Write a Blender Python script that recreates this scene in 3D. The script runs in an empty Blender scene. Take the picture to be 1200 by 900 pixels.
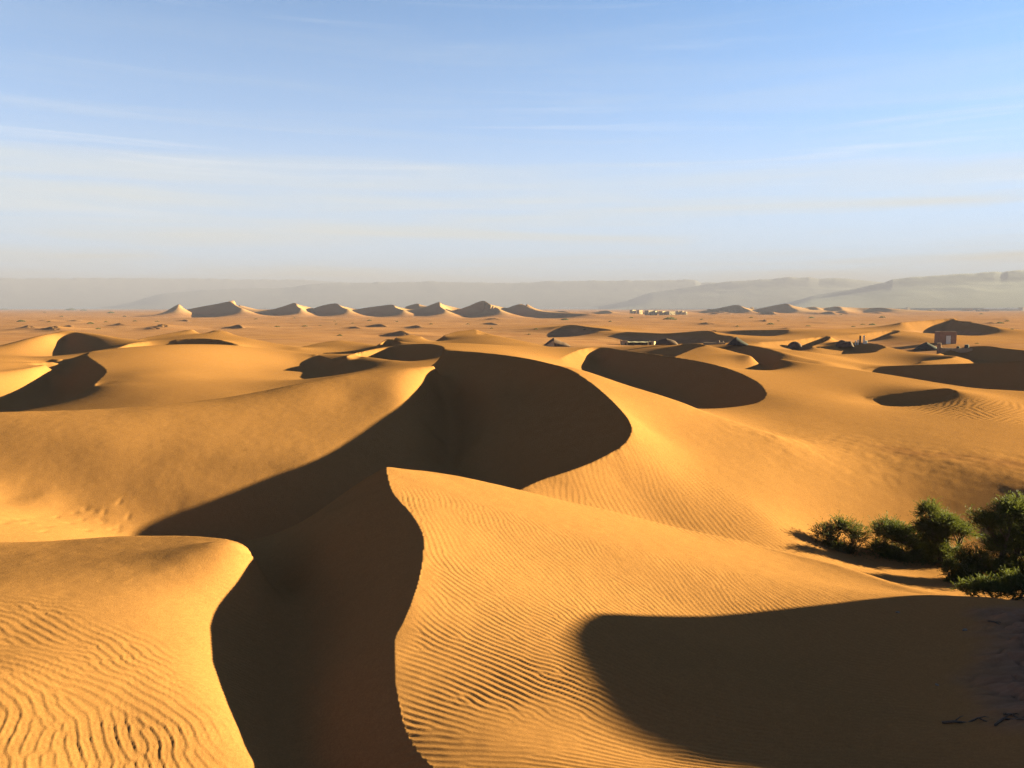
import bpy, bmesh, math, random
import numpy as np
from mathutils import Vector, Matrix
random.seed(7)
RNG = np.random.default_rng(11)
scene = bpy.context.scene
COL = scene.collection
rad = math.radians

# ------------------------------------------------------------------ camera and sun
FOC = 900.0                       # focal length in pixels of a 1200 px wide picture
EYE = np.array([0.0, 0.0, 10.0])
PITCH = math.atan(89.0 / FOC)
SUN_AZ, SUN_EL = rad(16.0), rad(12.0)      # azimuth from +x towards +y
SUN = np.array([math.cos(SUN_EL) * math.cos(SUN_AZ), math.cos(SUN_EL) * math.sin(SUN_AZ), math.sin(SUN_EL)])
LEE = -np.array([math.cos(SUN_AZ), math.sin(SUN_AZ)])

def ray(px, py):
    dx, dy = (px - 600) / FOC, -(py - 450) / FOC
    return np.array([dx, math.cos(PITCH) + dy * math.sin(PITCH), -math.sin(PITCH) + dy * math.cos(PITCH)])

def P(px, py, d):
    v = ray(px, py)
    return EYE + v * (d / v[1])

def smooth_line(pts, step=0.2, closed=False):
    """Catmull-Rom through 3D points, resampled densely."""
    p = np.asarray(pts, float)
    if len(p) < 3:
        n = max(2, int(np.linalg.norm(p[-1] - p[0]) / step))
        t = np.linspace(0, 1, n)[:, None]
        return p[0] * (1 - t) + p[-1] * t
    out = []
    q = np.vstack([2 * p[0] - p[1], p, 2 * p[-1] - p[-2]])
    for i in range(1, len(q) - 2):
        p0, p1, p2, p3 = q[i - 1], q[i], q[i + 1], q[i + 2]
        d0, d1, d2 = [max(1e-6, np.linalg.norm(a - b)) ** 0.5 for a, b in ((p1, p0), (p2, p1), (p3, p2))]
        m1 = (p1 - p0) / d0 - (p2 - p0) / (d0 + d1) + (p2 - p1) / d1
        m2 = (p2 - p1) / d1 - (p3 - p1) / (d1 + d2) + (p3 - p2) / d2
        m1, m2 = m1 * d1, m2 * d1
        n = max(2, int(np.linalg.norm(p2 - p1) / step))
        t = np.linspace(0, 1, n, endpoint=False)[:, None]
        out.append((2 * t**3 - 3 * t**2 + 1) * p1 + (t**3 - 2 * t**2 + t) * m1 + (-2 * t**3 + 3 * t**2) * p2 + (t**3 - t**2) * m2)
    out.append(p[-1:])
    return np.vstack(out)

# ------------------------------------------------------------------ noise helpers
_LAT = RNG.random((256, 256))
def vnoise(x, y):
    xi, yi = np.floor(x).astype(int), np.floor(y).astype(int)
    fx, fy = x - xi, y - yi
    fx, fy = fx * fx * fx * (fx * (fx * 6 - 15) + 10), fy * fy * fy * (fy * (fy * 6 - 15) + 10)
    a = _LAT[xi & 255, yi & 255]; b = _LAT[(xi + 1) & 255, yi & 255]
    c = _LAT[xi & 255, (yi + 1) & 255]; d = _LAT[(xi + 1) & 255, (yi + 1) & 255]
    return (a * (1 - fx) + b * fx) * (1 - fy) + (c * (1 - fx) + d * fx) * fy - 0.5
def fbm(x, y, octv=4, gain=0.5):
    s, a = 0, 1.0
    for k in range(octv):
        s = s + a * vnoise(x * 2**k + 17.3 * k, y * 2**k + 9.1 * k); a *= gain
    return s
def sstep(a, b, x):
    t = np.clip((x - a) / (b - a), 0, 1)
    return t * t * (3 - 2 * t)

# ------------------------------------------------------------------ the dunes: crest lines, rounded ridges, ground points
CRESTS, GUIDES = [], []
def crest(pts, floor=None, ang=32.0, wmax=None, taper=(0, 0)):
    """A sharp crest; its slip face falls on the lee side at the angle of repose down to 'floor'."""
    p = np.array([P(*q) for q in pts])
    line = smooth_line(p, step=max(0.004, float(p[:, 1].min()) * 0.0006))
    CRESTS.append(line)
    if floor is None:
        return line
    tan = np.gradient(line[:, :2], axis=0)
    k = max(3, len(line) // 12)
    ker = np.ones(2 * k + 1) / (2 * k + 1)
    tan = np.stack([np.convolve(np.pad(tan[:, c], k, mode='edge'), ker, 'valid') for c in (0, 1)], 1)
    tan /= np.linalg.norm(tan, axis=1)[:, None] + 1e-9
    nor = np.stack([-tan[:, 1], tan[:, 0]], 1)
    if (nor @ LEE).mean() < 0: nor = -nor
    f = np.interp(np.linspace(0, 1, len(line)), np.linspace(0, 1, len(np.atleast_1d(floor))), np.atleast_1d(floor))
    w = np.maximum(0, line[:, 2] - f) / math.tan(rad(ang))
    if wmax: w = np.minimum(w, wmax)
    for fr in (0.5, 1.0):
        q = line.copy()
        q[:, :2] += nor * (w * fr)[:, None]
        q[:, 2] -= w * fr * math.tan(rad(ang)) * (1.0 if fr < 1 else 0.97)
        GUIDES.append((q[w > 0.15], 'toe', line))
    return line

def ridge(pts, back=None, cut=None):
    """A rounded ridge seen as an outline; 'back' = (metres behind, drop)."""
    p = np.array([P(*q) for q in pts])
    line = smooth_line(p, step=max(0.03, float(p[:, 1].min()) * 0.0011))
    GUIDES.append((line, 'ridge', None))
    if back:
        for dd, dz in back:
            q = line.copy() if cut is None else line[:int(len(line) * cut)].copy()
            u = q[:, :2] / np.linalg.norm(q[:, :2], axis=1)[:, None]
            q[:, :2] += u * dd; q[:, 2] -= dz
            GUIDES.append((q, 'back', None))
    return line
def sc(pts): return [(a, b, d * float(np.interp(a, [800, 1060], [1.08, 1.0]))) for a, b, d in pts]
def surf(*pts):
    GUIDES.append((np.array([P(*q) for q in pts]), 'pt', None))
def line(pts):
    p = np.array([P(*q) for q in pts])
    GUIDES.append((smooth_line(p, step=max(0.03, float(p[:, 1].min()) * 0.0011)), 'line', None))
def surfz(*pts):
    out = []
    for px, py, z in pts:
        v = ray(px, py); out.append(EYE + v * ((z - EYE[2]) / v[2]))
    GUIDES.append((np.array(out), 'pt', None))
def world(*pts):
    GUIDES.append((np.array(pts, float), 'pt', None))

SE = np.cross(SUN, [0, 0, 1]); SE /= np.linalg.norm(SE); SV = np.cross(SE, SUN)
def shadow_edge(pix, line3, name='', add=True, pick='far'):
    """Where on each view ray does the shadow of the crest fall: gives the ground along that shadow's edge."""
    out = []
    c = np.stack([(line3 - EYE) @ SE, (line3 - EYE) @ SV], 1)
    for px, py in pix:
        v = ray(px, py); r = np.array([v @ SE, v @ SV])
        n = np.array([-r[1], r[0]]); s = c @ n
        hit = []
        for i in np.nonzero(s[:-1] * s[1:] <= 0)[0]:
            t = s[i] / (s[i] - s[i + 1] + 1e-12)
            q = c[i] * (1 - t) + c[i + 1] * t
            tt = (q @ r) / (r @ r)
            if tt > 0:
                pos = EYE + tt * v; src = line3[i] * (1 - t) + line3[i + 1] * t
                L = (src - pos) @ SUN
                if L > -0.2: hit.append((tt, pos, L, src))
        if not hit:
            if name: print(name, (px, py), 'no hit')
            continue
        h = max(hit, key=lambda a: a[0]) if pick == 'far' else min(hit, key=lambda a: a[0])
        if name: print(name, (px, py), 'd=%.1f z=%.2f L=%.1f  from %s' % (h[1][1], h[1][2], h[2], np.round(h[3], 1)), len(hit))
        out.append(h[1])
    if add and out: GUIDES.append((smooth_line(np.array(out), step=max(0.02, out[0][1] * 0.0012)), 'shadow', None))
    return np.array(out)
# ---- near dune with the curved crest
A = crest(sc([(452,547,20.0),(455,563,18.9),(462,580,18),(480,600,17.2),(495,625,16.2),(496,643,15.5),(492,673,14.4),(483,703,13.5),
           (472,730,12.8),(463,747,12.4),(462,773,11.8),(463,800,11.3),(468,827,10.8),(473,850,10.4),(488,880,9.9),(507,900,9.5),(540,950,8.6)]),
          floor=[3.3,3.2,2.9,2.8,2.8,2.8], ang=32)
ridge(sc([(456,547.5,20.1),(500,554,20.6),(550,562,21.0),(613,576,21.4),(660,587,21.7),(710,598,22.0),(800,620,22.3),(860,633,22.4),(917,648,22.2),
       (967,660,21.7),(1000,670,21.2),(1040,684,20.6),(1077,695,19.9)]), back=[(1.5, 0.5)])
surf(*sc([(600,650,16.6),(560,720,13.7),(640,640,17.4),(740,650,18.0),(560,800,11.5),(620,870,10.1),(540,860,10.2),(1000,690,19.8)]))
EDGE_E = sc([(1120,698,19.3),(1097,697,19.3),(1067,698,19.0),(1033,701,18.5),(1000,708,17.9),(967,713,17.4),(923,716,16.9),(867,715,16.5),(800,713,16.0),
          (733,713,15.3),(700,717,14.8),(677,728,14.1),(667,743,13.4),(672,767,12.6),(683,790,12.0),(697,817,11.4),(713,843,10.9),(737,867,10.5),(760,890,10.1)])
surf(*EDGE_E)
surf(*sc([(900,760,14.8),(1000,800,13.6),(850,860,11.0),(1000,880,11.0),(1130,780,14.2),(1150,860,11.6),(1190,760,14.6),(1200,840,12.0),(1190,720,16.3),(1180,692,18.3),(1210,700,17.6)]))
# ---- low dune at the lower left, edged by the shadow of the near crest
shadow_edge([(290,663),(277,683),(257,707),(247,730),(247,750),(250,777),(260,807),(273,840),(287,873),(302,900)], A)
ridge([(-60,640,18.4),(0,639,18.5),(67,637,18.6),(110,633,18.7),(150,631,18.7),(200,629,18.7),(240,630,18.45),(267,633,18.2),(281,637,18.05),(290,644,17.75),(293,651,17.45)], back=[(1.5,0.4),(3.5,1.2)], cut=0.62)
surfz((-60,700,4.45),(0,690,4.4),(140,690,4.25),(0,770,4.2),(140,770,3.92),(0,850,4.0),(140,850,3.66),(140,900,3.5),(0,900,3.9),(-60,800,4.4))
world((-8,17.6,4.38),(-9.5,17.5,4.28),(-8,16.4,4.2),(-7,16.6,4.22),(-6.6,16.1,4.14),(-7,15,4.02))
surfz((350,870,3.0),(400,880,2.95),(340,760,3.3),(380,760,3.1),(350,690,3.3),(400,650,3.1),(330,655,3.4),(320,660,3.55))
world((-7,22.5,3.0),(-10,23.5,2.6),(-5,24.5,3.0),(-4,27,2.2),(-8,27,2.0),(-5.8,21,3.3))
# ---- big dune with the dark bowl
B = crest([(520,410,54),(550,412,52),(583,415,49.5),(617,420,46.5),(640,425,44),(667,433,41),(690,447,38),(710,463,35),(727,480,32.8),(737,493,31.2),
           (740,503,30.3),(737,513,29.6),(728,523,28.9),(713,532,28.2),(693,542,27.5),(667,552,26.7),(633,563,25.9),(613,572,25.3),(585,585,24.6)],
          floor=[5.4,4.6,3.6,2.6,2.0,1.8,2.0,2.6])
BF = shadow_edge([(153,630),(163,620),(187,608),(213,598),(250,585),(283,572),(317,558),(350,547),(377,535),(400,522),(423,507),(447,490),(467,477),(483,463),(500,443),(508,432)], B)
ridge([(-80,486,35),(0,483,36),(110,480,37.5),(180,475,38.4),(250,468,39.7),(300,460,40.8),(350,450,42.2),(400,441,44),(450,433.5,46.5),(487,430,48),(508,429,48.6)], back=[(3,0.9),(6,1.9)])
bfs = BF[np.argsort(BF[:, 1])]
for off in (-4.5, -2.5, -1.0, 0.8, 1.6, 3.0, 5.0, 8.0, 12.0, 18.0):
    l_ = []
    for y_ in np.linspace(bfs[0, 1], bfs[-1, 1] - (5 if off > 0 else 9), 40):
        x_, z_ = np.interp(y_, bfs[:, 1], bfs[:, 0]), np.interp(y_, bfs[:, 1], bfs[:, 2])
        if y_ < np.interp(x_ - off, [-23, -15, -11.5, -9], [35, 37.5, 40, 42.5]) - 1.5:
            l_.append((x_ - off, y_, z_ + (3.0 * math.tanh(np.interp(y_, [bfs[0, 1], 30, 36, 42], [0.24, 0.14, 0.08, 0.04]) * off / 3.0) if off > 0 else 0.22 * off)))
    GUIDES.append((smooth_line(np.array(l_), step=0.03), 'pt', None))
world((-18,23,2.9),(-18,26,3.5),(-18,29,4.05),(-18,32,4.55),(-21,23,3.4),(-21,26,4.15),(-21,29,4.7),(-15.5,26.5,2.7),(-15.5,29,3.4),(-15,23,2.4))
surfz((450,540,3.1),(350,590,2.2),(520,520,2.9),(480,500,4.0),(560,560,2.2),(250,612,1.6),(400,560,2.6),(520,460,5.0),(600,500,3.2),(640,520,2.4))
# right flank of the big dune
ridge([(672,431,42.2),(700,440,41.0),(733,452,40.2),(767,462,39.6),(800,473,39.0),(820,482,38.4),(867,497,37.5),(910,513,36.0)], back=[(3,0.45)])
surf((760,520,32.5),(720,570,27.5),(800,560,29.5),(800,600,26.4),(900,600,27.6),(900,560,31),(1000,600,30.8),(1000,632,29.3),(1100,600,32),(1100,640,29.5),(1100,560,34),(1200,600,32),(1200,640,29.5),(1200,560,33),(1280,580,31),
     (980,652,27.5),(1030,664,27),(1080,670,26.4),(1150,672,25.4))
line([(1040,524,38.5),(1100,535,36.8),(1150,541,36.0),(1200,548,35.3),(1260,556,34.5)])
surf((960,500,42.5),(1050,495,44.5),(1150,500,44.0),(1200,495,45.0),(940,470,50.5),(1000,470,52),(1250,500,44))
# ---- the dune behind it, second dark bowl
I = crest([(657,420.5,88),(667,415,92),(683,409,97),(702,406.5,100),(733,411,94),(767,415,88),(800,420,82),(827,425,76),(850,431,70.5),(873,440,64.5),(890,450,59.5),
           (897,460,56),(895,467,54),(883,473,52),(860,477,50.3),(827,479,48.5),(800,478,47.5)], floor=[3.6,3.0,2.4,2.2,2.0,2.0])
surf((920,440,68),(960,450,62),(1000,455,58.5),(1060,449,60))
# ridge in front of the dark band at the right
ridge([(915,421,86),(960,427,80),(1000,433,75),(1033,438,71),(1067,443.5,68),(1100,449,65),(1133,454,62.5),(1165,456.5,61),(1200,458.5,60),(1260,461,58)], back=[(3,0.7),(6,1.7)])
surf((980,445,66),(1180,470,55.0))
J = crest([(1008,432.8,98),(1033,429.5,99),(1067,428,97),(1100,427,95),(1133,426,92),(1165,424.5,89),(1200,423,86),(1260,421,82)], floor=[2.2,1.4,1.2,1.2,1.2], ang=33)
J2 = crest([(1097,416,126),(1110,411.5,130),(1130,407,131),(1153,405.5,128),(1175,408,122),(1205,411,115),(1260,415,106)], floor=[2.0,1.7,1.6,1.6], ang=32)
# hollow on the right flank
M = crest([(1013,466.5,57.5),(1043,462.5,57.5),(1077,458.5,57),(1107,455,56),(1122,458.5,54)], floor=[3.1,3.05,3.25,3.5,3.95], ang=32)
# ---- left: the dune with the dark valley
C = crest([(103,413,84),(102,417,81.5),(107,421,78.5),(113,425,76),(120,430,73),(124,434.5,70.5),(122,439,68),(117,444,65.5),(110,451,62.5)], floor=[3.0,2.4,2.0,1.9,1.9,2.3])
ridge([(106,412,84.5),(150,407,89),(200,404,93.5),(240,403.5,99),(270,404.5,103),(300,407.5,106),(340,411,106),(365,414.5,103),(372,415.8,101.5)], back=[(3,0.5),(6,1.3)])
surf((200,430,69.5),(250,432,78),(300,435,84),(250,447,68),(160,430,66))
line([(112,452,62.5),(150,449.5,61.8),(200,450,61),(233,452,60),(265,456,58),(293,460,56)])
shadow_edge([(108,454),(90,461),(70,471),(47,482)], C)
surf((180,465,52.5),(260,462,53.5),(20,474,62),(-40,470,64))
Ct = crest([(372,416,102),(386,420.5,95),(397,427,87),(402,433,80),(404,439,75)], floor=[3.3,3.2,3.2,3.2])
surf((350,430,84.5),(335,438,77),(376,432,83),(360,424,92))
ridge([(386,414.3,105),(405,416,98),(430,418.5,89),(462,422.5,77)], back=[(3,0.6)])
surf((425,429,62))
ridge([(-50,417,83),(0,417,83),(30,419,82.5),(70,421,81.5)], back=[(4,0.8)])
world((-45,68,1.9),(-41,61,1.7),(-50,66,1.8),(-43,75,2.2),(-40,70,2.1),(-48,60,1.6),(-55,64,1.8))
line([(-40,426,73),(0,425,75),(30,425,77),(60,424.3,79)])
line([(-40,438,68),(0,435,71),(28,432,73),(52,428,76)])
ridge([(-40,411,122),(0,405,124),(40,395,130),(60,391,134),(84,389,136),(110,391,135),(140,396,131),(166,399,128)], back=[(5,0.8),(10,2.2)])
GC = crest([(78,400,134),(92,401.5,131),(104,406.5,126),(110,412,120)], floor=[3.4,2.6,2.4,2.4])
surf((20,412,110))
H1 = crest([(138,408,110),(156,402,115),(178,399.5,118),(200,398,119),(230,396.5,119),(256,398,117),(280,404,114)], floor=[4.2,3.0,2.8,2.8,3.2,4.6])
H2 = crest([(150,400,135),(190,392,147),(210,388.5,152),(224,386,154)], floor=[2.8,2.4,2.4])
H3 = crest([(240,390.5,152),(252,387,154)], floor=[4.0,3.0])
ridge([(225,386.3,154),(236,391,151),(253,387.3,154),(280,394,142),(320,402,130),(350,407.5,120)], back=[(4,1.0),(8,2.2)])
O = ridge([(352,407,128),(380,401,138),(396,399,141),(418,401,136),(440,405,124)], back=[(5,1.0),(10,2.4)])
# ---- centre, behind the bowl
B2 = crest([(405,417.5,88),(420,413,93),(434,410,96),(453,406.5,99),(473,404,99),(500,403,95),(515,405,88),(521,408,80)], floor=[4.0,3.4,3.0,2.8,3.0,3.6])
Q = crest([(446,402,112),(450,399,118),(455,397,121),(462,398,117),(469,400.5,110)], floor=[4.4,3.6,3.6,4.4])
N1 = crest([(464,395.5,145),(480,392.5,152),(494,394.5,147)], floor=[3.2,2.6,3.2])
N = crest([(519,393.5,152),(536,388.5,163),(550,386.8,167),(556,386,168),(559,389,160),(558,391,155)], floor=[2.9,2.5,2.4,2.8])
ridge([(557,386.2,168),(572,391,158),(600,397,140),(634,404.5,122),(655,409,110)], back=[(5,1.2),(10,2.6)])
surf((500,398,110),(560,402,95),(620,412,80),(470,399.5,112),(420,402,140),(520,400,100))
L = crest([(800,402.5,135),(814,402.5,134),(826,404.5,130),(815,408,124),(800,414,114),(788,419,106)], floor=[2.6,2.0,1.8,1.9,2.2])
surf((740,408,112),(700,404,128),(680,405,126))
K = crest([(855,406.5,137),(868,407,135),(885,410,129),(903,414,119),(915,418.5,109),(913,426,98),(906,433,90),(898,439,84)], floor=[2.6,2.0,1.5,1.2,1.2,1.5])
ridge([(827,404.5,130),(845,408.5,122),(862,413,114),(879,417,107)], back=[(3,0.5),(7,1.5)])
surf((835,419,103),(850,418,104),(815,414,108))
ridge([(870,402.5,140),(900,409,124),(930,417,108),(960,424,96)], back=[(4,0.6)])
# ---- small dunes out towards the plain
CF = dict(ang=32)
crest([(733,389,240),(755,390,235),(780,391,229),(800,389.5,228),(828,387.5,225),(840,392,214),(858,394,204)], floor=[1.2,0.9,0.8,0.7,0.7,0.9], **CF)
crest([(650,384,310),(666,381,312),(690,383.5,296),(716,387,274),(700,389,262)], floor=[1.2,0.5,0.4,0.6], **CF)
crest([(862,387.5,268),(880,387,264),(900,387,259),(920,386.5,254),(922,389,244)], floor=[1.4,0.5,0.5,0.5], **CF)
crest([(888,401,162),(917,399.5,168),(940,397,174),(960,394.5,180),(970,393.5,182),(972,397,170),(965,401,160),(950,406,148)], floor=[2.0,1.4,1.0,0.9,1.0,1.4], **CF)
crest([(972,393.5,212),(1000,392,216),(1020,389.5,222),(1040,387,228),(1050,386.5,230),(1053,389,222),(1040,393,208)], floor=[1.5,1.0,0.7,0.6,0.9], **CF)
ridge([(1054,387,230),(1070,391,216),(1095,397,194)], back=[(5,0.8)])
W = crest([(982,400,152),(1000,401,152),(1020,402,150),(1037,406,142),(1030,410,134),(1020,413.5,128),(990,415,126),(965,415.5,126)], floor=[2.2,1.6,1.5,1.5,1.7,2.0], **CF)
ridge([(1038,406.3,142),(1060,411,132),(1090,415,124),(1120,417.5,119)], back=[(4,0.6),(8,1.5)])
crest([(1121,417.5,119),(1112,420,114),(1095,422,111),(1078,423.5,109)], floor=[2.0,1.5,1.4,1.4], **CF)
crest([(1055,378,292),(1085,375.5,304),(1105,374,310),(1118,373,314),(1122,375.5,300),(1138,377,290)], floor=[1.0,0.5,0.3,0.3,0.5], **CF)
crest([(1138,377.5,292),(1155,381,268),(1170,384.5,250)], floor=[1.0,0.7,0.6], **CF)
surf((600,385,330),(420,390,270),(620,392,230),(1000,385,330),(900,380,430),(1150,392,240),(1180,400,200),(1120,403,190),(700,394,235),(760,403,170),(850,401,178),(80,378,430),(350,392,250),(700,378,440),(500,375,500))
# ---- low sand streaks with thin shadows, scattered towards the plain
_q = random.Random(12)
for k_ in range(24):
    px_ = _q.uniform(20, 1190); d_ = math.exp(_q.uniform(math.log(265), math.log(640)))
    w_ = _q.uniform(7, 22); z_ = _q.uniform(0.9, 1.9)
    by_ = 361 + 9000 / d_; hp_ = z_ * 900 / d_
    crest([(px_ - w_ * 1.5, by_ - 0.1 * hp_, d_ * 1.01), (px_ - w_ * .8, by_ - hp_ * .42, d_ * 1.02), (px_ - w_ * .3, by_ - hp_ * .85, d_ * 1.02), (px_, by_ - hp_, d_ * 1.005), (px_ + w_ * .25, by_ - hp_ * .5, d_ * 0.98), (px_ + w_ * .45, by_ - hp_ * .08, d_ * 0.96)], floor=[0.25, 0.15, 0.1, 0.1, 0.15], ang=27)
    surf((px_ + w_ * 1.6, by_ - 0.15 * hp_, d_ * 1.01), (px_ + w_ * .7, by_ - 0.5 * hp_, d_ * 1.02))
# ---- tall dunes a kilometre out
FAR = dict(ang=31)
crest([(199,362,1060),(208,357,1060),(209,359,1020)], floor=[2,1,1], **FAR)
crest([(218,363,1080),(235,359.5,1090),(252,356.5,1090),(268,353.5,1080),(276,358,1020),(284,362,970)], floor=[1,0,-1,-1,-1,0], **FAR)
crest([(322,362,1080),(332,359,1080),(344,355,1070),(348,358.5,1020),(353,362,990)], floor=[2,0,-1,-1,0], **FAR)
crest([(366,362,1100),(376,358.5,1100),(392,355.5,1080),(400,359.5,1020),(408,363,980)], floor=[2,0,-1,-1,0], **FAR)
crest([(412,363.5,1100),(430,360.5,1100),(445,358.5,1090),(458,357,1080),(464,360.5,1020),(474,364,970)], floor=[1,0,-1,-1,-1,0], **FAR)
crest([(476,359,1180),(488,355.8,1180),(491,358.5,1140)], floor=[3,1,2], **FAR)
crest([(486,363.5,1090),(500,359,1085),(513,354.3,1075),(515,358.5,1010),(521,363,950)], floor=[1,-1,-1,-1,0], **FAR)
crest([(534,364,1080),(548,359,1070),(564,352.8,1050),(574,356.5,1000),(583,361,950),(586,364.5,910)], floor=[1,-1,-2,-2,-1,0], **FAR)
crest([(594,361,1080),(608,356.5,1080),(620,360.5,1030),(632,364.5,980),(655,366.5,930),(690,368,890)], floor=[2,0,0,0,-0.5,0], **FAR)
crest([(826,364,1500),(845,360.5,1480),(862,357.3,1460),(872,361,1400),(880,364,1350)], floor=[0,-2,-2,-2,-1], **FAR)
crest([(888,362,1480),(907,358,1460),(921,355.8,1440),(926,359.5,1390),(934,363.5,1330)], floor=[0,-2,-3,-2,-1], **FAR)
crest([(940,361,1500),(952,359.5,1500),(960,362,1440)], floor=[1,0,1], **FAR)
crest([(966,361.5,1500),(978,359.6,1490),(988,362.5,1420)], floor=[1,0,1], **FAR)
crest([(1002,362.5,1480),(1030,360.5,1470),(1045,363,1400)], floor=[1,0,1], **FAR)
crest([(640,366.5,1250),(656,364.5,1250),(668,366.5,1200)], floor=[0,-1,0], **FAR)
crest([(696,366,1300),(708,364,1300),(718,366.5,1240)], floor=[0,-1,0], **FAR)
surfz(*[(x_, y_, z_) for x_, y_, z_ in ((228,362.5,3),(290,362,2),(310,364,0),(362,363.5,2),(414,364,1),(484,364.5,1),(538,363.5,2),(600,362,3),(612,365,0),(640,366.5,0),(880,362.6,0),(945,363,-1))])
for px_, py_, d_ in ((268,353.5,1080),(344,355,1070),(392,355.5,1080),(458,357,1080),(513,354.3,1075),(564,352.8,1050),(608,356.5,1080),(862,357.3,1460),(921,355.8,1440)):
    h_ = 363.5 - py_; w_ = 3.4 * h_
    ridge([(px_ + 0.4, py_ + 0.1, d_ + 3), (px_ + w_ * .3, py_ + h_ * .36, d_ + 18), (px_ + w_ * .62, py_ + h_ * .62, d_ + 30), (px_ + w_, py_ + h_ * .92, d_ + 36)], back=[(16, 1.2), (40, 5)])
# smaller dunes among and behind the tall ones
_r = random.Random(5)
for k_ in range(26):
    px_ = _r.uniform(205, 700) if k_ < 15 else _r.uniform(740, 1050)
    w_ = _r.uniform(7, 20); d_ = _r.uniform(1010, 1400) if k_ < 15 else _r.uniform(1250, 1500)
    by_ = 361 + 9000 * 1.0 / d_; hpx = _r.uniform(1.6, 4.2)
    crest([(px_ - w_, by_ - 0.5, d_ * 1.01), (px_ - 0.5 * w_, by_ - 0.55 * hpx, d_ * 1.012), (px_, by_ - hpx, d_ * 1.005), (px_ + 0.22 * w_, by_ - 0.4 * hpx, d_ * 0.975), (px_ + 0.5 * w_, by_ + 0.6, d_ * 0.95)], floor=[0.5, -0.5, -1, -1, 0], ang=29)
for r_ in (520, 640, 800, 1250, 1420):
    surfz(*[(x_, 361 + 9000 / r_, 0.0) for x_ in range(-100, 1310, 60)])
surfz(*[(x_, 361 + 9000 / r_, 0.0) for r_ in (960, 1100) for x_ in list(range(-100, 180, 60)) + list(range(720, 1310, 60))])
# ---- ground that the photograph does not show
ang = np.linspace(-0.62, 0.62, 12)
world(*[(7.0*math.sin(a), 7.0*math.cos(a), 4.9) for a in ang])
world(*[(4.4*math.sin(a), 4.4*math.cos(a), 6.1) for a in np.linspace(-1.0, 1.0, 14)])
for k, r in enumerate((4.2, 6, 9, 14, 22, 36, 60, 100, 170, 300)):
    for a in list(np.linspace(0.85, math.pi, 9)) + list(np.linspace(-math.pi, -0.85, 9)):
        far = min(1, math.log(r / 4.2) / math.log(70))
        world((r*math.sin(a), r*math.cos(a), (6.3, 5.6, 4.6, 3.9, 3.6, 3.4, 3.4, 2.8, 2.0, 1.0)[k] + 0.9*math.sin(3*a + k*1.3)*(k > 2)*(1-0.6*far) - (1.9 if 0 < a < 1.8 and 3 < k < 7 else 0)))
# ------------------------------------------------------------------ the ground grid: rings around the camera's dune, finer where it is near
DU, R0, RS = 0.0017, 4.2, 2000.0
u_in = np.arange(-382, 383) * DU
st, u_out = DU, [u_in[-1]]
while u_out[-1] + st * 1.06 < math.pi:
    st *= 1.06; u_out.append(u_out[-1] + st)
u_out.append(math.pi)
US = np.concatenate([-np.array(u_out[1:])[::-1], u_in, np.array(u_out[1:])])
VS = [math.log(R0)]
while VS[-1] < math.log(RS):
    VS.append(VS[-1] + float(np.interp(VS[-1], [math.log(6), math.log(8), math.log(24), math.log(40), math.log(200), math.log(400)], [0.005, 0.0021, 0.0021, 0.0045, 0.0045, 0.0055])))
VS = np.array(VS); NV, NU = len(VS), len(US)
DV = 0.0035

def to_idx(p):
    return np.interp(np.arctan2(p[:, 0], p[:, 1]), US, np.arange(NU)), np.interp(0.5 * np.log(p[:, 0]**2 + p[:, 1]**2), VS, np.arange(NV))

def crest_nodes(l, level):
    """One node per row (or per column, where the crest runs across) nearest to the crest, with the exact crossing."""
    i, j = to_idx(l); i, j, z = i / level, j / level, l[:, 2]
    di, dj = abs(np.diff(i)), abs(np.diff(j))
    k = max(1, min(25, len(di) // 8))
    ker = np.ones(2 * k + 1) / (2 * k + 1)
    steep = np.convolve(np.pad(dj, k, mode='edge'), ker, 'valid') >= np.convolve(np.pad(di, k, mode='edge'), ker, 'valid')
    out = []
    for along, across, sel in ((j, i, steep), (i, j, ~steep)):
        f0, f1 = np.floor(along[:-1]), np.floor(along[1:])
        for s in np.nonzero((f0 != f1) & sel)[0]:
            n = max(f0[s], f1[s])
            t = (n - along[s]) / (along[s + 1] - along[s])
            c = across[s] * (1 - t) + across[s + 1] * t
            out.append((c, n, z[s] * (1 - t) + z[s + 1] * t, 0) if along is j else (n, c, z[s] * (1 - t) + z[s + 1] * t, 1))
    o = np.array(out).reshape(-1, 4)
    return o[:, 0], o[:, 1], o[:, 2]

# guide points pull softly, so the sand stays smooth between them
STIFF = dict(pt=1 / 300, shadow=1 / 60, back=1 / 150, toe=1 / 40)

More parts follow.
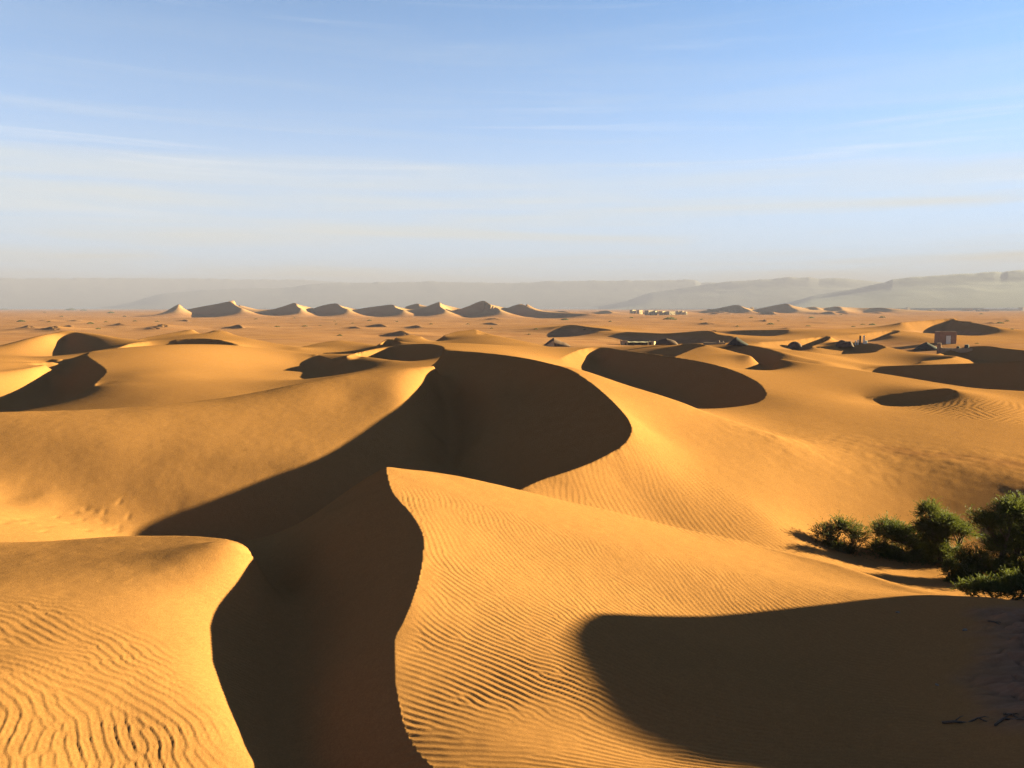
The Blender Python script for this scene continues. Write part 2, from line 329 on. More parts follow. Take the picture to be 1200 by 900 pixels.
def raster(level):
    """Mean height of the constraint points falling on each node of a grid coarsened by 'level'."""
    nu, nv = (NU - 1) // level + 1, (NV - 1) // level + 1
    Z, W, CR = np.zeros(nv * nu), np.zeros(nv * nu), np.zeros(nv * nu, bool)
    def put(p):
        i, j = to_idx(p)
        a, b = np.rint(i / level).astype(int), np.rint(j / level).astype(int)
        ok = (a >= 0) & (a < nu) & (b >= 0) & (b < nv)
        return (b[ok] * nu + a[ok]), p[ok, 2]
    cs = np.zeros(nv * nu); cw = np.zeros(nv * nu)
    for l in CRESTS:
        i, j, z = crest_nodes(l, level)
        a, b = np.rint(i).astype(int), np.rint(j).astype(int)
        ok = (a >= 0) & (a < nu) & (b >= 0) & (b < nv)
        k = b[ok] * nu + a[ok]; np.add.at(cs, k, z[ok]); np.add.at(cw, k, 1)
    CR = cw > 0
    S, SW = np.zeros(nv * nu), np.zeros(nv * nu)
    for g, kind, own in GUIDES:
        k, z = put(g)
        m = ~CR[k]
        if kind in STIFF:
            w = STIFF[kind] * level * level
            one = np.zeros(nv * nu); n = np.zeros(nv * nu)
            np.add.at(one, k[m], z[m]); np.add.at(n, k[m], 1)
            on = n > 0
            S[on] += w * one[on] / n[on]; SW[on] += w
        else:
            np.add.at(Z, k[m], z[m]); np.add.at(W, k[m], 1)
    Z[CR], W[CR] = cs[CR], cw[CR]
    on = W > 0
    Z[on] /= W[on]
    return Z.reshape(nv, nu), on.reshape(nv, nu), CR.reshape(nv, nu), S.reshape(nv, nu), SW.reshape(nv, nu)

def solve(Z0, Zc, on, CR, S, SW, level, iters, tens):
    k = DU / DV
    free = ~on
    wc = np.where(CR, 0.0, 1.0)
    wu = wc[:, 1:-1]; wv = wc[1:-1, :] * k**4
    wuv = np.minimum(np.minimum(wc[1:, 1:], wc[:-1, :-1]), np.minimum(wc[1:, :-1], wc[:-1, 1:])) * 2 * k * k
    def A(z):
        o = SW * z
        e = (z[:, 2:] - 2 * z[:, 1:-1] + z[:, :-2]) * wu
        o[:, 2:] += e; o[:, 1:-1] -= 2 * e; o[:, :-2] += e
        e = (z[2:] - 2 * z[1:-1] + z[:-2]) * wv
        o[2:] += e; o[1:-1] -= 2 * e; o[:-2] += e
        e = (z[1:, 1:] - z[1:, :-1] - z[:-1, 1:] + z[:-1, :-1]) * wuv
        o[1:, 1:] += e; o[1:, :-1] -= e; o[:-1, 1:] -= e; o[:-1, :-1] += e
        e = (z[:, 1:] - z[:, :-1]) * tens
        o[:, 1:] += e; o[:, :-1] -= e
        e = (z[1:] - z[:-1]) * (tens * k * k)
        o[1:] += e; o[:-1] -= e
        return o
    z = np.where(on, Zc, Z0)
    r = (S - A(z)) * free; p = r.copy(); rs = (r * r).sum()
    for it in range(iters):
        Ap = A(p) * free
        al = rs / max(1e-300, (p * Ap).sum())
        z += al * p; r -= al * Ap
        rn = (r * r).sum()
        if rn < 1e-14: break
        p = r + (rn / rs) * p; rs = rn
    return z

def upsample(z, nv, nu):
    j = np.minimum(np.arange(nv) / 2, z.shape[0] - 1); i = np.minimum(np.arange(nu) / 2, z.shape[1] - 1)
    j0 = np.minimum(j.astype(int), z.shape[0] - 2); i0 = np.minimum(i.astype(int), z.shape[1] - 2)
    fj, fi = (j - j0)[:, None], (i - i0)[None]
    return (z[j0][:, i0] * (1 - fj) + z[j0 + 1][:, i0] * fj) * (1 - fi) + (z[j0][:, i0 + 1] * (1 - fj) + z[j0 + 1][:, i0 + 1] * fj) * fi

Zg = None
for lev, iters in ((32, 600), (16, 600), (8, 500), (4, 300), (2, 120), (1, 50)):
    Zc, on, CR, S, SW = raster(lev)
    if Zg is None: Zg = np.full(Zc.shape, Zc[on].mean())
    else: Zg = upsample(Zg, *Zc.shape)
    Zg = solve(Zg, Zc, on, CR, S, SW, lev, iters, 0.0015 * lev * lev * 0.25)

UU, VV = np.meshgrid(US, VS)
# nodes beside a crest move onto it, so the crest is a clean edge of the mesh
isc = np.zeros(Zg.shape, bool); best = np.full(Zg.shape, 9.0)
for l in CRESTS:
    i, j, z = crest_nodes(l, 1)
    a, b = np.rint(i).astype(int), np.rint(j).astype(int)
    for aa, bb, ii, jj, zz in zip(a, b, i, j, z):
        d = abs(ii - aa) + abs(jj - bb)
        if 0 < aa < NU - 1 and 0 < bb < NV - 1 and d < best[bb, aa]:
            UU[bb, aa] = np.interp(ii, np.arange(NU), US); VV[bb, aa] = np.interp(jj, np.arange(NV), VS); Zg[bb, aa] = zz
            isc[bb, aa] = True; best[bb, aa] = d
# ------------------------------------------------------------------ from the grid to one ground mesh reaching the horizon
XX, YY = np.exp(VV) * np.sin(UU), np.exp(VV) * np.cos(UU)
rr = np.exp(VS)[:, None] * np.ones((1, NU))

def plain_z(x, y):
    r = np.hypot(x, y)
    z = 0.8 * fbm(x / 60, y / 48, 5) + 1.2 * fbm(x / 190 + 5, y / 150, 3)
    z += 1.3 * np.maximum(0, fbm(x / 30 + 3, y / 20 + 8, 2) - 0.12) * sstep(150, 260, r)
    z += 2.6 * np.maximum(0, fbm(x / 120 + 3, y / 75 + 8, 3) - 0.18) * sstep(300, 600, r)
    return z * sstep(60, 500, r)
wfar = sstep(1640, 1960, rr)
Zg = Zg * (1 - wfar) + plain_z(XX, YY) * wfar + plain_z(XX, YY) * 0.8 * sstep(200, 270, rr) * (1 - wfar) * ~isc
# the far rings
nfar = 100
VF = VS[-1] + np.cumsum(np.geomspace(0.008, 0.035, nfar))
UF, VFf = np.meshgrid(US, VF)
XF, YF = np.exp(VFf) * np.sin(UF), np.exp(VFf) * np.cos(UF)
ZF = plain_z(XF, YF)
# ------------------------------------------------------------------ wind ripples, grown as a pattern and raised in the mesh
def grow_ripples(x0, x1, y0, y1, lam, dirs, steps=90, r=0.35, seed=1, spread=0.9, wobble=0.35):
    """Swift-Hohenberg pattern whose crests follow the directions given at points (x, y, degrees)."""
    dx = lam / 6.2
    nx, ny = int((x1 - x0) / dx), int((y1 - y0) / dx)
    X, Y = np.meshgrid(x0 + dx * np.arange(nx), y0 + dx * np.arange(ny))
    th, ws = 0, 0
    wob = wobble * fbm(X / (lam * 9) + seed, Y / (lam * 9), 3)
    c2 = s2 = 0
    for px_, py_, a in dirs:
        w = 1 / ((X - px_)**2 + (Y - py_)**2 + 0.6)**1.5
        c2 = c2 + w * math.cos(2 * rad(a)); s2 = s2 + w * math.sin(2 * rad(a))
    th = 0.5 * np.arctan2(s2, c2) + wob
    ct, sn = np.cos(th), np.sin(th)
    kx, ky = np.fft.rfftfreq(nx) * 2 * math.pi, np.fft.fftfreq(ny) * 2 * math.pi
    k2 = (kx[None]**2 + ky[:, None]**2) / (2 * math.pi / 6.2)**2
    dt = 0.6
    lin = 1 / (1 - dt * (r - (1 - k2)**2))
    u = np.random.default_rng(seed).normal(0, 0.3, (ny, nx))
    for s in range(steps):
        ux = 0.5 * (np.roll(u, -1, 1) - np.roll(u, 1, 1)); uy = 0.5 * (np.roll(u, -1, 0) - np.roll(u, 1, 0))
        g = ct * ux + sn * uy
        gx = 0.5 * (np.roll(ct * g, -1, 1) - np.roll(ct * g, 1, 1)) + 0.5 * (np.roll(sn * g, -1, 0) - np.roll(sn * g, 1, 0))
        u = np.fft.irfft2(np.fft.rfft2(u + dt * (spread * gx - u**3)) * lin, s=(ny, nx))
    u /= u.std()
    return dict(u=u, x0=x0, y0=y0, dx=dx)

def bil(u, x, y):
    ny, nx = u.shape
    x = np.clip(x, 0, nx - 1.001); y = np.clip(y, 0, ny - 1.001)
    i, j = x.astype(int), y.astype(int); fx, fy = x - i, y - j
    return (u[j, i] * (1 - fx) + u[j, i + 1] * fx) * (1 - fy) + (u[j + 1, i] * (1 - fx) + u[j + 1, i + 1] * fx) * fy

def add_ripples(p, amp, lam, mask):
    """mask(x, y) gives the strength; the steep side of each ripple is turned downwind."""
    ny, nx = p['u'].shape
    x1, y1 = p['x0'] + p['dx'] * nx, p['y0'] + p['dx'] * ny
    sel = (XX > p['x0'] + 0.1) & (XX < x1 - 0.1) & (YY > p['y0'] + 0.1) & (YY < y1 - 0.1)
    x, y = XX[sel], YY[sel]
    gx, gy = (x - p['x0']) / p['dx'], (y - p['y0']) / p['dx']
    u = bil(p['u'], gx, gy)
    sk = 0.13 * lam / p['dx']
    u = bil(p['u'], gx + LEE[0] * -u * sk, gy + LEE[1] * -u * sk)
    m = np.clip(mask(x, y), 0, 1)
    edge = sstep(0, 0.8, np.minimum(np.minimum(x - p['x0'], x1 - x), np.minimum(y - p['y0'], y1 - y)))
    Zg[sel] += amp * m * edge * (u + 0.22 * (u * u - 1)) * ~isc[sel]

def poly_mask(pts, soft):
    """1 inside a ground polygon (x, y), fading over 'soft' metres across its edge."""
    pts = np.asarray(pts, float)
    def f(x, y):
        x = x + 0.35 * soft * fbm(x / soft + 3, y / soft, 3); y = y + 0.35 * soft * fbm(x / soft, y / soft + 7, 3)
        d = np.full(x.shape, 1e9); ins = np.zeros(x.shape, bool)
        for a, b in zip(pts, np.roll(pts, -1, 0)):
            e = b - a
            t = np.clip(((x - a[0]) * e[0] + (y - a[1]) * e[1]) / (e @ e), 0, 1)
            d = np.minimum(d, np.hypot(x - a[0] - t * e[0], y - a[1] - t * e[1]))
            c = (a[1] > y) != (b[1] > y)
            ins ^= c & (x < (b[0] - a[0]) * (y - a[1]) / (b[1] - a[1] + 1e-12) + a[0])
        return sstep(-0.5, 0.5, np.where(ins, d, -d) / soft)
    return f
# near dune, sunny flank: fine ripples turning from across the slope (low) to along it (high)
pa = grow_ripples(-3.4, 14, 7.6, 22.4, 0.135, [(-1, 9.5, -12), (1, 10, -16), (-1.2, 12.5, -28), (0.5, 13, -34), (0, 15.5, -42), (-1.8, 17.5, -68), (2.5, 16.5, -58), (-2.8, 19, -74), (5, 17.5, -76), (9, 18, -80), (5, 12, -18), (9, 13, -22)], seed=3)
ma = poly_mask([(-1.5, 8.2), (-1.9, 12.8), (-1.6, 15.5), (-3.2, 20), (-2, 20.6), (4.5, 19.8), (9.5, 20), (10.5, 18.5), (7, 14), (7, 8)], 0.5)
add_ripples(pa, 0.0085, 0.135, lambda x, y: ma(x, y) * (0.72 + 0.28 * sstep(18, 11, y)) * (0.75 + 0.9 * fbm(x / 1.6, y / 1.6, 2)) * (1 + 0.35 * sstep(3.0, 6.0, x) * sstep(17, 14, y)))
# low dune at the left: coarser ripples
pd = grow_ripples(-14, -2.8, 7.4, 17.5, 0.165, [(-8, 13, -28), (-8.5, 10, -36), (-6, 11, -40), (-4.2, 10.2, -62), (-5, 13, -40), (-10, 13, -24), (-3.6, 9, -66)], seed=5, spread=0.5, steps=48, wobble=0.9)
pd3 = grow_ripples(-14, -2.8, 7.4, 17.5, 0.095, [(-8, 13, -34), (-6, 11, -50), (-4.2, 10.2, -66), (-10, 11, -30)], seed=15, spread=0.5, steps=45, wobble=0.8)
md = poly_mask([(-14, 7.5), (-14, 14.0), (-9, 14.4), (-7, 13.9), (-5.6, 12.9), (-4.6, 11.6), (-3.4, 9.4), (-2.8, 7.5)], 1.3)
add_ripples(pd, 0.0053, 0.165, lambda x, y: md(x, y) * (0.75 + 0.9 * fbm(x / 1.1 + 4, y / 1.1, 3)))
add_ripples(pd3, 0.0017, 0.095, lambda x, y: md(x, y) * (0.8 + 0.9 * fbm(x / 0.9 + 4, y / 0.9, 2)))
pd2 = grow_ripples(-9, -3, 10, 17.5, 0.11, [(-5, 13, 25), (-6, 15, 18), (-4.5, 12, 30)], steps=70, seed=9)
md2 = poly_mask([(-5.9, 11.8), (-6.6, 14.6), (-6.6, 16.6), (-5.4, 16.3), (-4.8, 13.6), (-4.4, 12.2)], 0.8)
add_ripples(pd2, 0.0035, 0.11, md2)
# big dune, right flank
pb = grow_ripples(0, 30, 22, 44, 0.21, [(4, 27, -75), (8, 28, -60), (2, 25.5, -82), (14, 26, -70), (12, 34, -65), (20, 28, -60)], seed=7, steps=80)
mb = poly_mask([(0.5, 24.5), (3.6, 29.5), (6, 31), (9, 29.5), (13, 26.5), (19, 27), (22, 25), (9, 24), (2, 23.5)], 3.0)
add_ripples(pb, 0.0085, 0.21, lambda x, y: mb(x, y) * (0.8 + 0.7 * fbm(x / 4, y / 4, 2)))
def on_ground(px_, py_, d0=6.0, d1=400.0):
    v = ray(px_, py_); v = v / v[1]; d_ = d0
    while d_ < d1:
        c_ = EYE + v * d_
        jj = np.interp(math.log(math.hypot(c_[0], d_)), VS, np.arange(NV)); ii = np.interp(math.atan2(c_[0], d_), US, np.arange(NU))
        j0, i0 = int(jj), int(ii); fj, fi = jj - j0, ii - i0
        z_ = (Zg[j0, i0] * (1 - fi) + Zg[j0, i0 + 1] * fi) * (1 - fj) + (Zg[j0 + 1, i0] * (1 - fi) + Zg[j0 + 1, i0 + 1] * fi) * fj
        if z_ >= c_[2]: return np.array([c_[0], c_[1], z_])
        d_ *= 1.0015
    return EYE + v * d1
def px_mask(pix, soft): return poly_mask([on_ground(a_, b_)[:2] for a_, b_ in pix], soft)
JP = [(1035,473),(1110,472),(1200,474),(1260,478),(1260,502),(1200,498),(1120,490),(1060,482)]
jw = np.array([on_ground(a_, b_)[:2] for a_, b_ in JP])
pj = grow_ripples(jw[:, 0].min() - 2, jw[:, 0].max() + 2, jw[:, 1].min() - 2, jw[:, 1].max() + 2, 0.48, [(jw[:, 0].mean(), jw[:, 1].mean(), -72), (jw[:, 0].max(), jw[:, 1].mean(), -62)], seed=8, steps=60, spread=0.6)
add_ripples(pj, 0.020, 0.48, px_mask(JP, 1.5))
# coarse, lumpy sand on the right flank and a darker band of heavy grains
lump = px_mask([(830,492),(900,505),(1000,512),(1100,522),(1260,535),(1260,575),(1100,560),(980,552),(880,530)], 4.0)
sel = (rr > 22) & (rr < 70) & (XX > 5)
lx_, ly_ = XX[sel], YY[sel]
lm = lump(lx_, ly_)
Zg[sel] += lm * (0.030 * fbm(lx_ / 0.55, ly_ / 0.42, 3) + 0.018 * np.abs(fbm(lx_ / 1.4, ly_ / 0.9, 2))) * ~isc[sel]
heavy = np.zeros(Zg.shape)
hb = px_mask([(1020,521),(1080,526),(1140,534),(1260,548),(1260,558),(1150,545),(1080,536),(1030,528)], 1.6)
heavy[sel] = hb(lx_, ly_) * np.clip(0.75 + 1.1 * fbm(lx_ / 1.3, ly_ / 1.0, 3), 0, 1)
# faint unevenness everywhere the wind has worked the sand
near = (rr < 90) & ~isc
Zg[near] += (0.014 * fbm(XX[near] / 1.7, YY[near] / 1.3, 3) + 0.0065 * fbm(XX[near] / 0.33 + 5, YY[near] / 0.28, 2)) * sstep(90, 25, rr[near])

# old footprints at the foot of the sunny slope on the left
for px_, py_, ln in ((5,613,.5),(12,609,.7),(24,609,.6),(42,606,.7),(50,616,.5),(58,617,.3),(82,613,.5),(88,601,.5),(100,598.5,.5),(110,600,.5),(122,603,.35),(96,609,.4),
                     (117,610,.45),(121,612,.45),(97,621,.6),(103,621.5,.4),(51,623,.3),(131,621,.4),(138,623,.4),(139,618,.35),(140,590,.3),(150,608,.3),(66,606,.3),(33,613,.4)):
    v = ray(px_, py_); d_ = 20.0
    while d_ < 60:
        c_ = EYE + v / v[1] * d_
        jj = int(np.interp(math.log(math.hypot(c_[0], d_)), VS, np.arange(NV))); ii = int(np.interp(math.atan2(c_[0], d_), US, np.arange(NU)))
        if Zg[jj, ii] >= c_[2]: break
        d_ += 0.05
    w_ = slice(max(0, jj - 60), jj + 60), slice(max(0, ii - 60), ii + 60)
    ex, ey = XX[w_] - c_[0], YY[w_] - c_[1]
    a_ = rad(RNG.uniform(-25, 25)); ex, ey = ex * math.cos(a_) + ey * math.sin(a_), ey * math.cos(a_) - ex * math.sin(a_)
    q_ = np.exp(-(ex / (0.26 * ln))**2 - (ey / 0.15)**2); q2_ = np.exp(-((ex + 0.12) / (0.3 * ln))**2 - ((ey - 0.16) / 0.13)**2)
    Zg[w_] += -0.024 * q_ + 0.004 * q2_
# dried, broken clay at the foot of the tall dune
MUD = [(1150,722,0),(1165,760,0),(1148,800,0),(1160,835,0),(1205,850,0),(1290,850,0),(1290,715,0),(1200,712,0)]
mm = poly_mask([on_ground(a_, b_)[:2] for a_, b_, _ in MUD], 1.2)
ns = rr < 24
mud = np.zeros(Zg.shape)
mud[ns] = mm(XX[ns], YY[ns])
mx, my = XX[ns], YY[ns]
rough = np.abs(fbm(mx / 0.9 + 0.4 * fbm(mx / 0.5, my / 0.5, 2), my / 0.42 + mx * 0.35, 4))
crack = np.maximum(0, 0.09 - np.abs(fbm(mx / 0.55 + 9, my / 0.4 + mx * 0.4, 2))) / 0.09
Zg[ns] += mud[ns] * (0.28 * rough - 0.08 * crack)
XA, YA, ZA = np.vstack([XX, XF]), np.vstack([YY, YF]), np.vstack([Zg, ZF])
CA = np.vstack([isc, np.zeros(XF.shape, bool)])
def ground_z(x, y):
    """Height of the finished ground at a point."""
    u, v = math.atan2(x, y), math.log(math.hypot(x, y))
    i = float(np.interp(u, US, np.arange(NU)))
    j = float(np.interp(v, np.concatenate([VS, VF]), np.arange(NV + nfar)))
    i0, j0 = min(int(i), NU - 2), min(int(j), NV + nfar - 2)
    fi, fj = i - i0, j - j0
    return float((ZA[j0, i0] * (1 - fi) + ZA[j0, i0 + 1] * fi) * (1 - fj) + (ZA[j0 + 1, i0] * (1 - fi) + ZA[j0 + 1, i0 + 1] * fi) * fj)

def grid_mesh(name, X, Y, Z, crestmask=None):
    nv, nu = X.shape
    me = bpy.data.meshes.new(name)
    co = np.stack([X, Y, Z], -1).reshape(-1, 3).astype(np.float32)
    idx = np.arange(nv * nu).reshape(nv, nu)
    a, b, c, d = idx[:-1, :-1], idx[:-1, 1:], idx[1:, 1:], idx[1:, :-1]
    if crestmask is None: crestmask = np.zeros(X.shape, bool)
    m = crestmask
    ca, cb, cc, cd = m[:-1, :-1], m[:-1, 1:], m[1:, 1:], m[1:, :-1]
    bd = (cb & cd) & ~(ca & cc)
    t1 = np.where(bd[..., None], np.stack([a, b, d], -1), np.stack([a, b, c], -1))
    t2 = np.where(bd[..., None], np.stack([b, c, d], -1), np.stack([a, c, d], -1))
    tri = np.concatenate([t1.reshape(-1, 3), t2.reshape(-1, 3)])[:, ::-1].astype(np.int32)
    me.vertices.add(len(co)); me.vertices.foreach_set('co', co.ravel())
    me.loops.add(tri.size); me.loops.foreach_set('vertex_index', tri.ravel())
    me.polygons.add(len(tri)); me.polygons.foreach_set('loop_start', np.arange(0, tri.size, 3, dtype=np.int32))
    me.polygons.foreach_set('use_smooth', np.ones(len(tri), bool))
    me.update(calc_edges=True)
    return me

def set_kind(o, kind, label=None):
    o['kind'] = kind
    if label: o['label'] = label
    return o

gm = grid_mesh('ground', XA, YA, ZA, CA)
def vattr(me, name, val):
    a = me.attributes.new(name, 'FLOAT', 'POINT'); a.data.foreach_set('value', np.ascontiguousarray(val, np.float32).ravel())
RA = np.hypot(XA, YA)
gravel = sstep(120, 210, RA + 40 * fbm(XA / 45, YA / 45, 3)) * sstep(2.1, 1.0, ZA + 0.9 * fbm(XA / 28, YA / 20, 3))
gravel[RA > 700] = (sstep(5.5, 1.8, ZA + 1.5 * fbm(XA / 90, YA / 60, 3)))[RA > 700]
vattr(gm, 'gravel', gravel)
vattr(gm, 'heavy', np.vstack([heavy, np.zeros(XF.shape)]))
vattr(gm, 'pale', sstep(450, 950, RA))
vattr(gm, 'clay', np.vstack([mud, np.zeros(XF.shape)]))

ground = bpy.data.objects.new('ground', gm); COL.objects.link(ground)
set_kind(ground, 'structure')

# ------------------------------------------------------------------ the tall dune beside the camera whose shadow lies at the lower right
SH, NH = np.array([math.cos(SUN_AZ), math.sin(SUN_AZ)]), np.array([-math.sin(SUN_AZ), math.cos(SUN_AZ)])
q = np.array([P(*e) for e in EDGE_E])
qt, qh = q[:, :2] @ SH, q[:, :2] @ NH
TC = qt[12] + 25.0
zc = q[:, 2] + (TC - qt) * math.tan(SUN_EL)
o = np.argsort(qh)
hh = np.concatenate([[-40, -25, -12, qh[o][0] - 3], qh[o], [qh.max() + 2.0, qh.max() + 5]])
zz = np.concatenate([[3, 8, zc[o][0] - 0.2, zc[o][0]], zc[o], [zc[o][-1] - 2.5, zc[o][-1] - 7]])
hs = np.arange(-36, qh.max() + 5, 0.07)
ts = np.concatenate([np.arange(-14, 0, 0.25), [0], np.arange(0.25, 45, 0.5)])
zl = np.interp(hs, hh, zz)
ker = np.hanning(9); ker /= ker.sum()
zl = np.convolve(np.pad(zl, 4, mode='edge'), ker, 'valid')
H_, T_ = np.meshgrid(hs, ts, indexing='ij')
ZE = zl[:, None] - np.where(T_ < 0, -T_ * math.tan(rad(34)), 0.10 * T_ + 0.004 * T_**2)
ZE = np.maximum(ZE, -2.0)
XE, YE = (TC + T_) * SH[0] + H_ * NH[0], (TC + T_) * SH[1] + H_ * NH[1]
em = grid_mesh('sand_dune', XE, YE, ZE)
tall = bpy.data.objects.new('sand_dune', em); COL.objects.link(tall)
set_kind(tall, 'structure')
# ------------------------------------------------------------------ materials
class Mat:
    def __init__(s, name):
        s.m = bpy.data.materials.new(name); s.m.use_nodes = True
        s.t = s.m.node_tree; s.b = s.t.nodes['Principled BSDF']
        s.b.inputs['Specular IOR Level'].default_value = 0.1; s.b.inputs['Roughness'].default_value = 0.95
    def n(s, kind, **kw):
        o = s.t.nodes.new('ShaderNode' + kind)
        for k, v in kw.items():
            if k in o.inputs.keys(): o.inputs[k].default_value = v
            else: setattr(o, k, v)
        return o
    def link(s, a, b): s.t.links.new(a, b)
    def noise(s, scale, detail=3, rough=0.55, stretch=(1, 1, 1), kind='POS'):
        t = s.n('NewGeometry') if kind == 'POS' else s.n('TexCoord')
        mp = s.n('Mapping'); mp.inputs['Scale'].default_value = stretch
        s.link(t.outputs['Position' if kind == 'POS' else 'Object'], mp.inputs['Vector'])
        o = s.n('TexNoise'); o.inputs['Scale'].default_value = scale; o.inputs['Detail'].default_value = detail; o.inputs['Roughness'].default_value = rough
        s.link(mp.outputs[0], o.inputs['Vector'])
        return o.outputs['Fac']
    def ramp(s, fac, stops):
        r = s.n('ValToRGB'); e = r.color_ramp.elements
        while len(e) < len(stops): e.new(0.5)
        for k, (p, c) in zip(e, stops): k.position = p; k.color = (*c, 1) if len(c) == 3 else c
        s.link(fac, r.inputs[0]); return r.outputs[0]
    def mix(s, fac, a, b, mode='MIX'):
        o = s.n('Mix'); o.data_type = 'RGBA'; o.blend_type = mode
        for i, v in ((0, fac), (6, a), (7, b)):
            if hasattr(v, 'links') or hasattr(v, 'is_linked'): s.link(v, o.inputs[i])
            else: o.inputs[i].default_value = v if i == 0 else (*v, 1)
        return o.outputs[2]
    def math(s, op, a, b=0.0):
        o = s.n('Math'); o.operation = op
        for i, v in ((0, a), (1, b)):
            if hasattr(v, 'is_linked'): s.link(v, o.inputs[i])
            else: o.inputs[i].default_value = v
        return o.outputs[0]
    def bump(s, h, strength=0.5, dist=0.01, normal=None):
        o = s.n('Bump'); o.inputs['Strength'].default_value = strength; o.inputs['Distance'].default_value = dist
        s.link(h, o.inputs['Height'])
        if normal: s.link(normal, o.inputs['Normal'])
        s.link(o.outputs[0], s.b.inputs['Normal']); return o.outputs[0]
    def color(s, c):
        if hasattr(c, 'is_linked'): s.link(c, s.b.inputs['Base Color'])
        else: s.b.inputs['Base Color'].default_value = (*c, 1)
        return s

SAND_A, SAND_B, SAND_C = (0.2605, 0.1132, 0.0371), (0.2391, 0.1002, 0.0330), (0.1830, 0.0730, 0.0302)
def sand_material(name):
    s = Mat(name); s.b.inputs['Roughness'].default_value = 1.0; s.b.inputs['Specular IOR Level'].default_value = 0.0
    c = s.mix(s.noise(0.35, 4, 0.6), SAND_A, SAND_B)
    grain = s.noise(160, 2, 0.7)
    c = s.mix(s.math('MULTIPLY', s.ramp(grain, [(0.35, (0, 0, 0)), (0.75, (1, 1, 1))]), 0.34), c, SAND_C)
    streak = s.ramp(s.noise(0.12, 6, 0.62, (0.55, 1.9, 1)), [(0.50, (0, 0, 0)), (0.72, (1, 1, 1))])
    c = s.mix(s.math('MULTIPLY', streak, 0.05), c, SAND_C)
    patch = s.ramp(s.noise(0.9, 6, 0.65), [(0.55, (0, 0, 0)), (0.8, (1, 1, 1))])
    c = s.mix(s.math('MULTIPLY', patch, 0.14), c, (0.1722, 0.0692, 0.0269))
    for sc_, k_ in ((110, 0.55), (48, 0.55), (20, 0.42), (8, 0.26), (2.6, 0.14)):
        c = s.mix(s.math('MULTIPLY', s.ramp(s.noise(sc_, 2, 0.75), [(0.40, (0, 0, 0)), (0.66, (1, 1, 1))]), k_), c, tuple(0.58 * v for v in SAND_B))
    hv_ = s.n('Attribute'); hv_.attribute_name = 'heavy'
    c = s.mix(s.math('MULTIPLY', hv_.outputs['Fac'], 0.75), c, (0.1150, 0.0462, 0.0184))
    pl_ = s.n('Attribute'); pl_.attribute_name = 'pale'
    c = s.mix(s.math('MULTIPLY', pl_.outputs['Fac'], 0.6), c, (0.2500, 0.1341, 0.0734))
    g = s.n('Attribute'); g.attribute_name = 'gravel'
    p1 = s.ramp(s.noise(0.035, 7, 0.62, (0.5, 1.6, 1)), [(0.38, (0.1918, 0.0797, 0.0336)), (0.55, (0.2225, 0.0997, 0.0443)), (0.70, (0.1457, 0.0598, 0.0278))])
    p2 = s.ramp(s.noise(0.22, 5, 0.7, (0.6, 1.5, 1)), [(0.45, (0, 0, 0)), (0.75, (1, 1, 1))])
    p = s.mix(s.math('MULTIPLY', p2, 0.85), p1, (0.1074, 0.0432, 0.0215))
    c = s.mix(g.outputs['Fac'], c, p)
    k = s.n('Attribute'); k.attribute_name = 'clay'
    clay = s.ramp(s.noise(3.2, 6, 0.7, (0.6, 1.5, 1)), [(0.3, (0.1200, 0.0573, 0.0326)), (0.6, (0.1700, 0.0850, 0.0510)), (0.75, (0.0750, 0.0351, 0.0204))])
    c = s.mix(k.outputs['Fac'], c, clay)
    s.color(c)
    n1 = s.noise(26, 5, 0.75)
    n2 = s.noise(320, 2, 0.6)
    h = s.math('ADD', s.math('MULTIPLY', n1, 0.7), s.math('MULTIPLY', n2, 0.18))
    s.bump(h, 0.55, 0.014)
    return s.m
M_SAND = sand_material('sand')
gm.materials.append(M_SAND); em.materials.append(M_SAND)

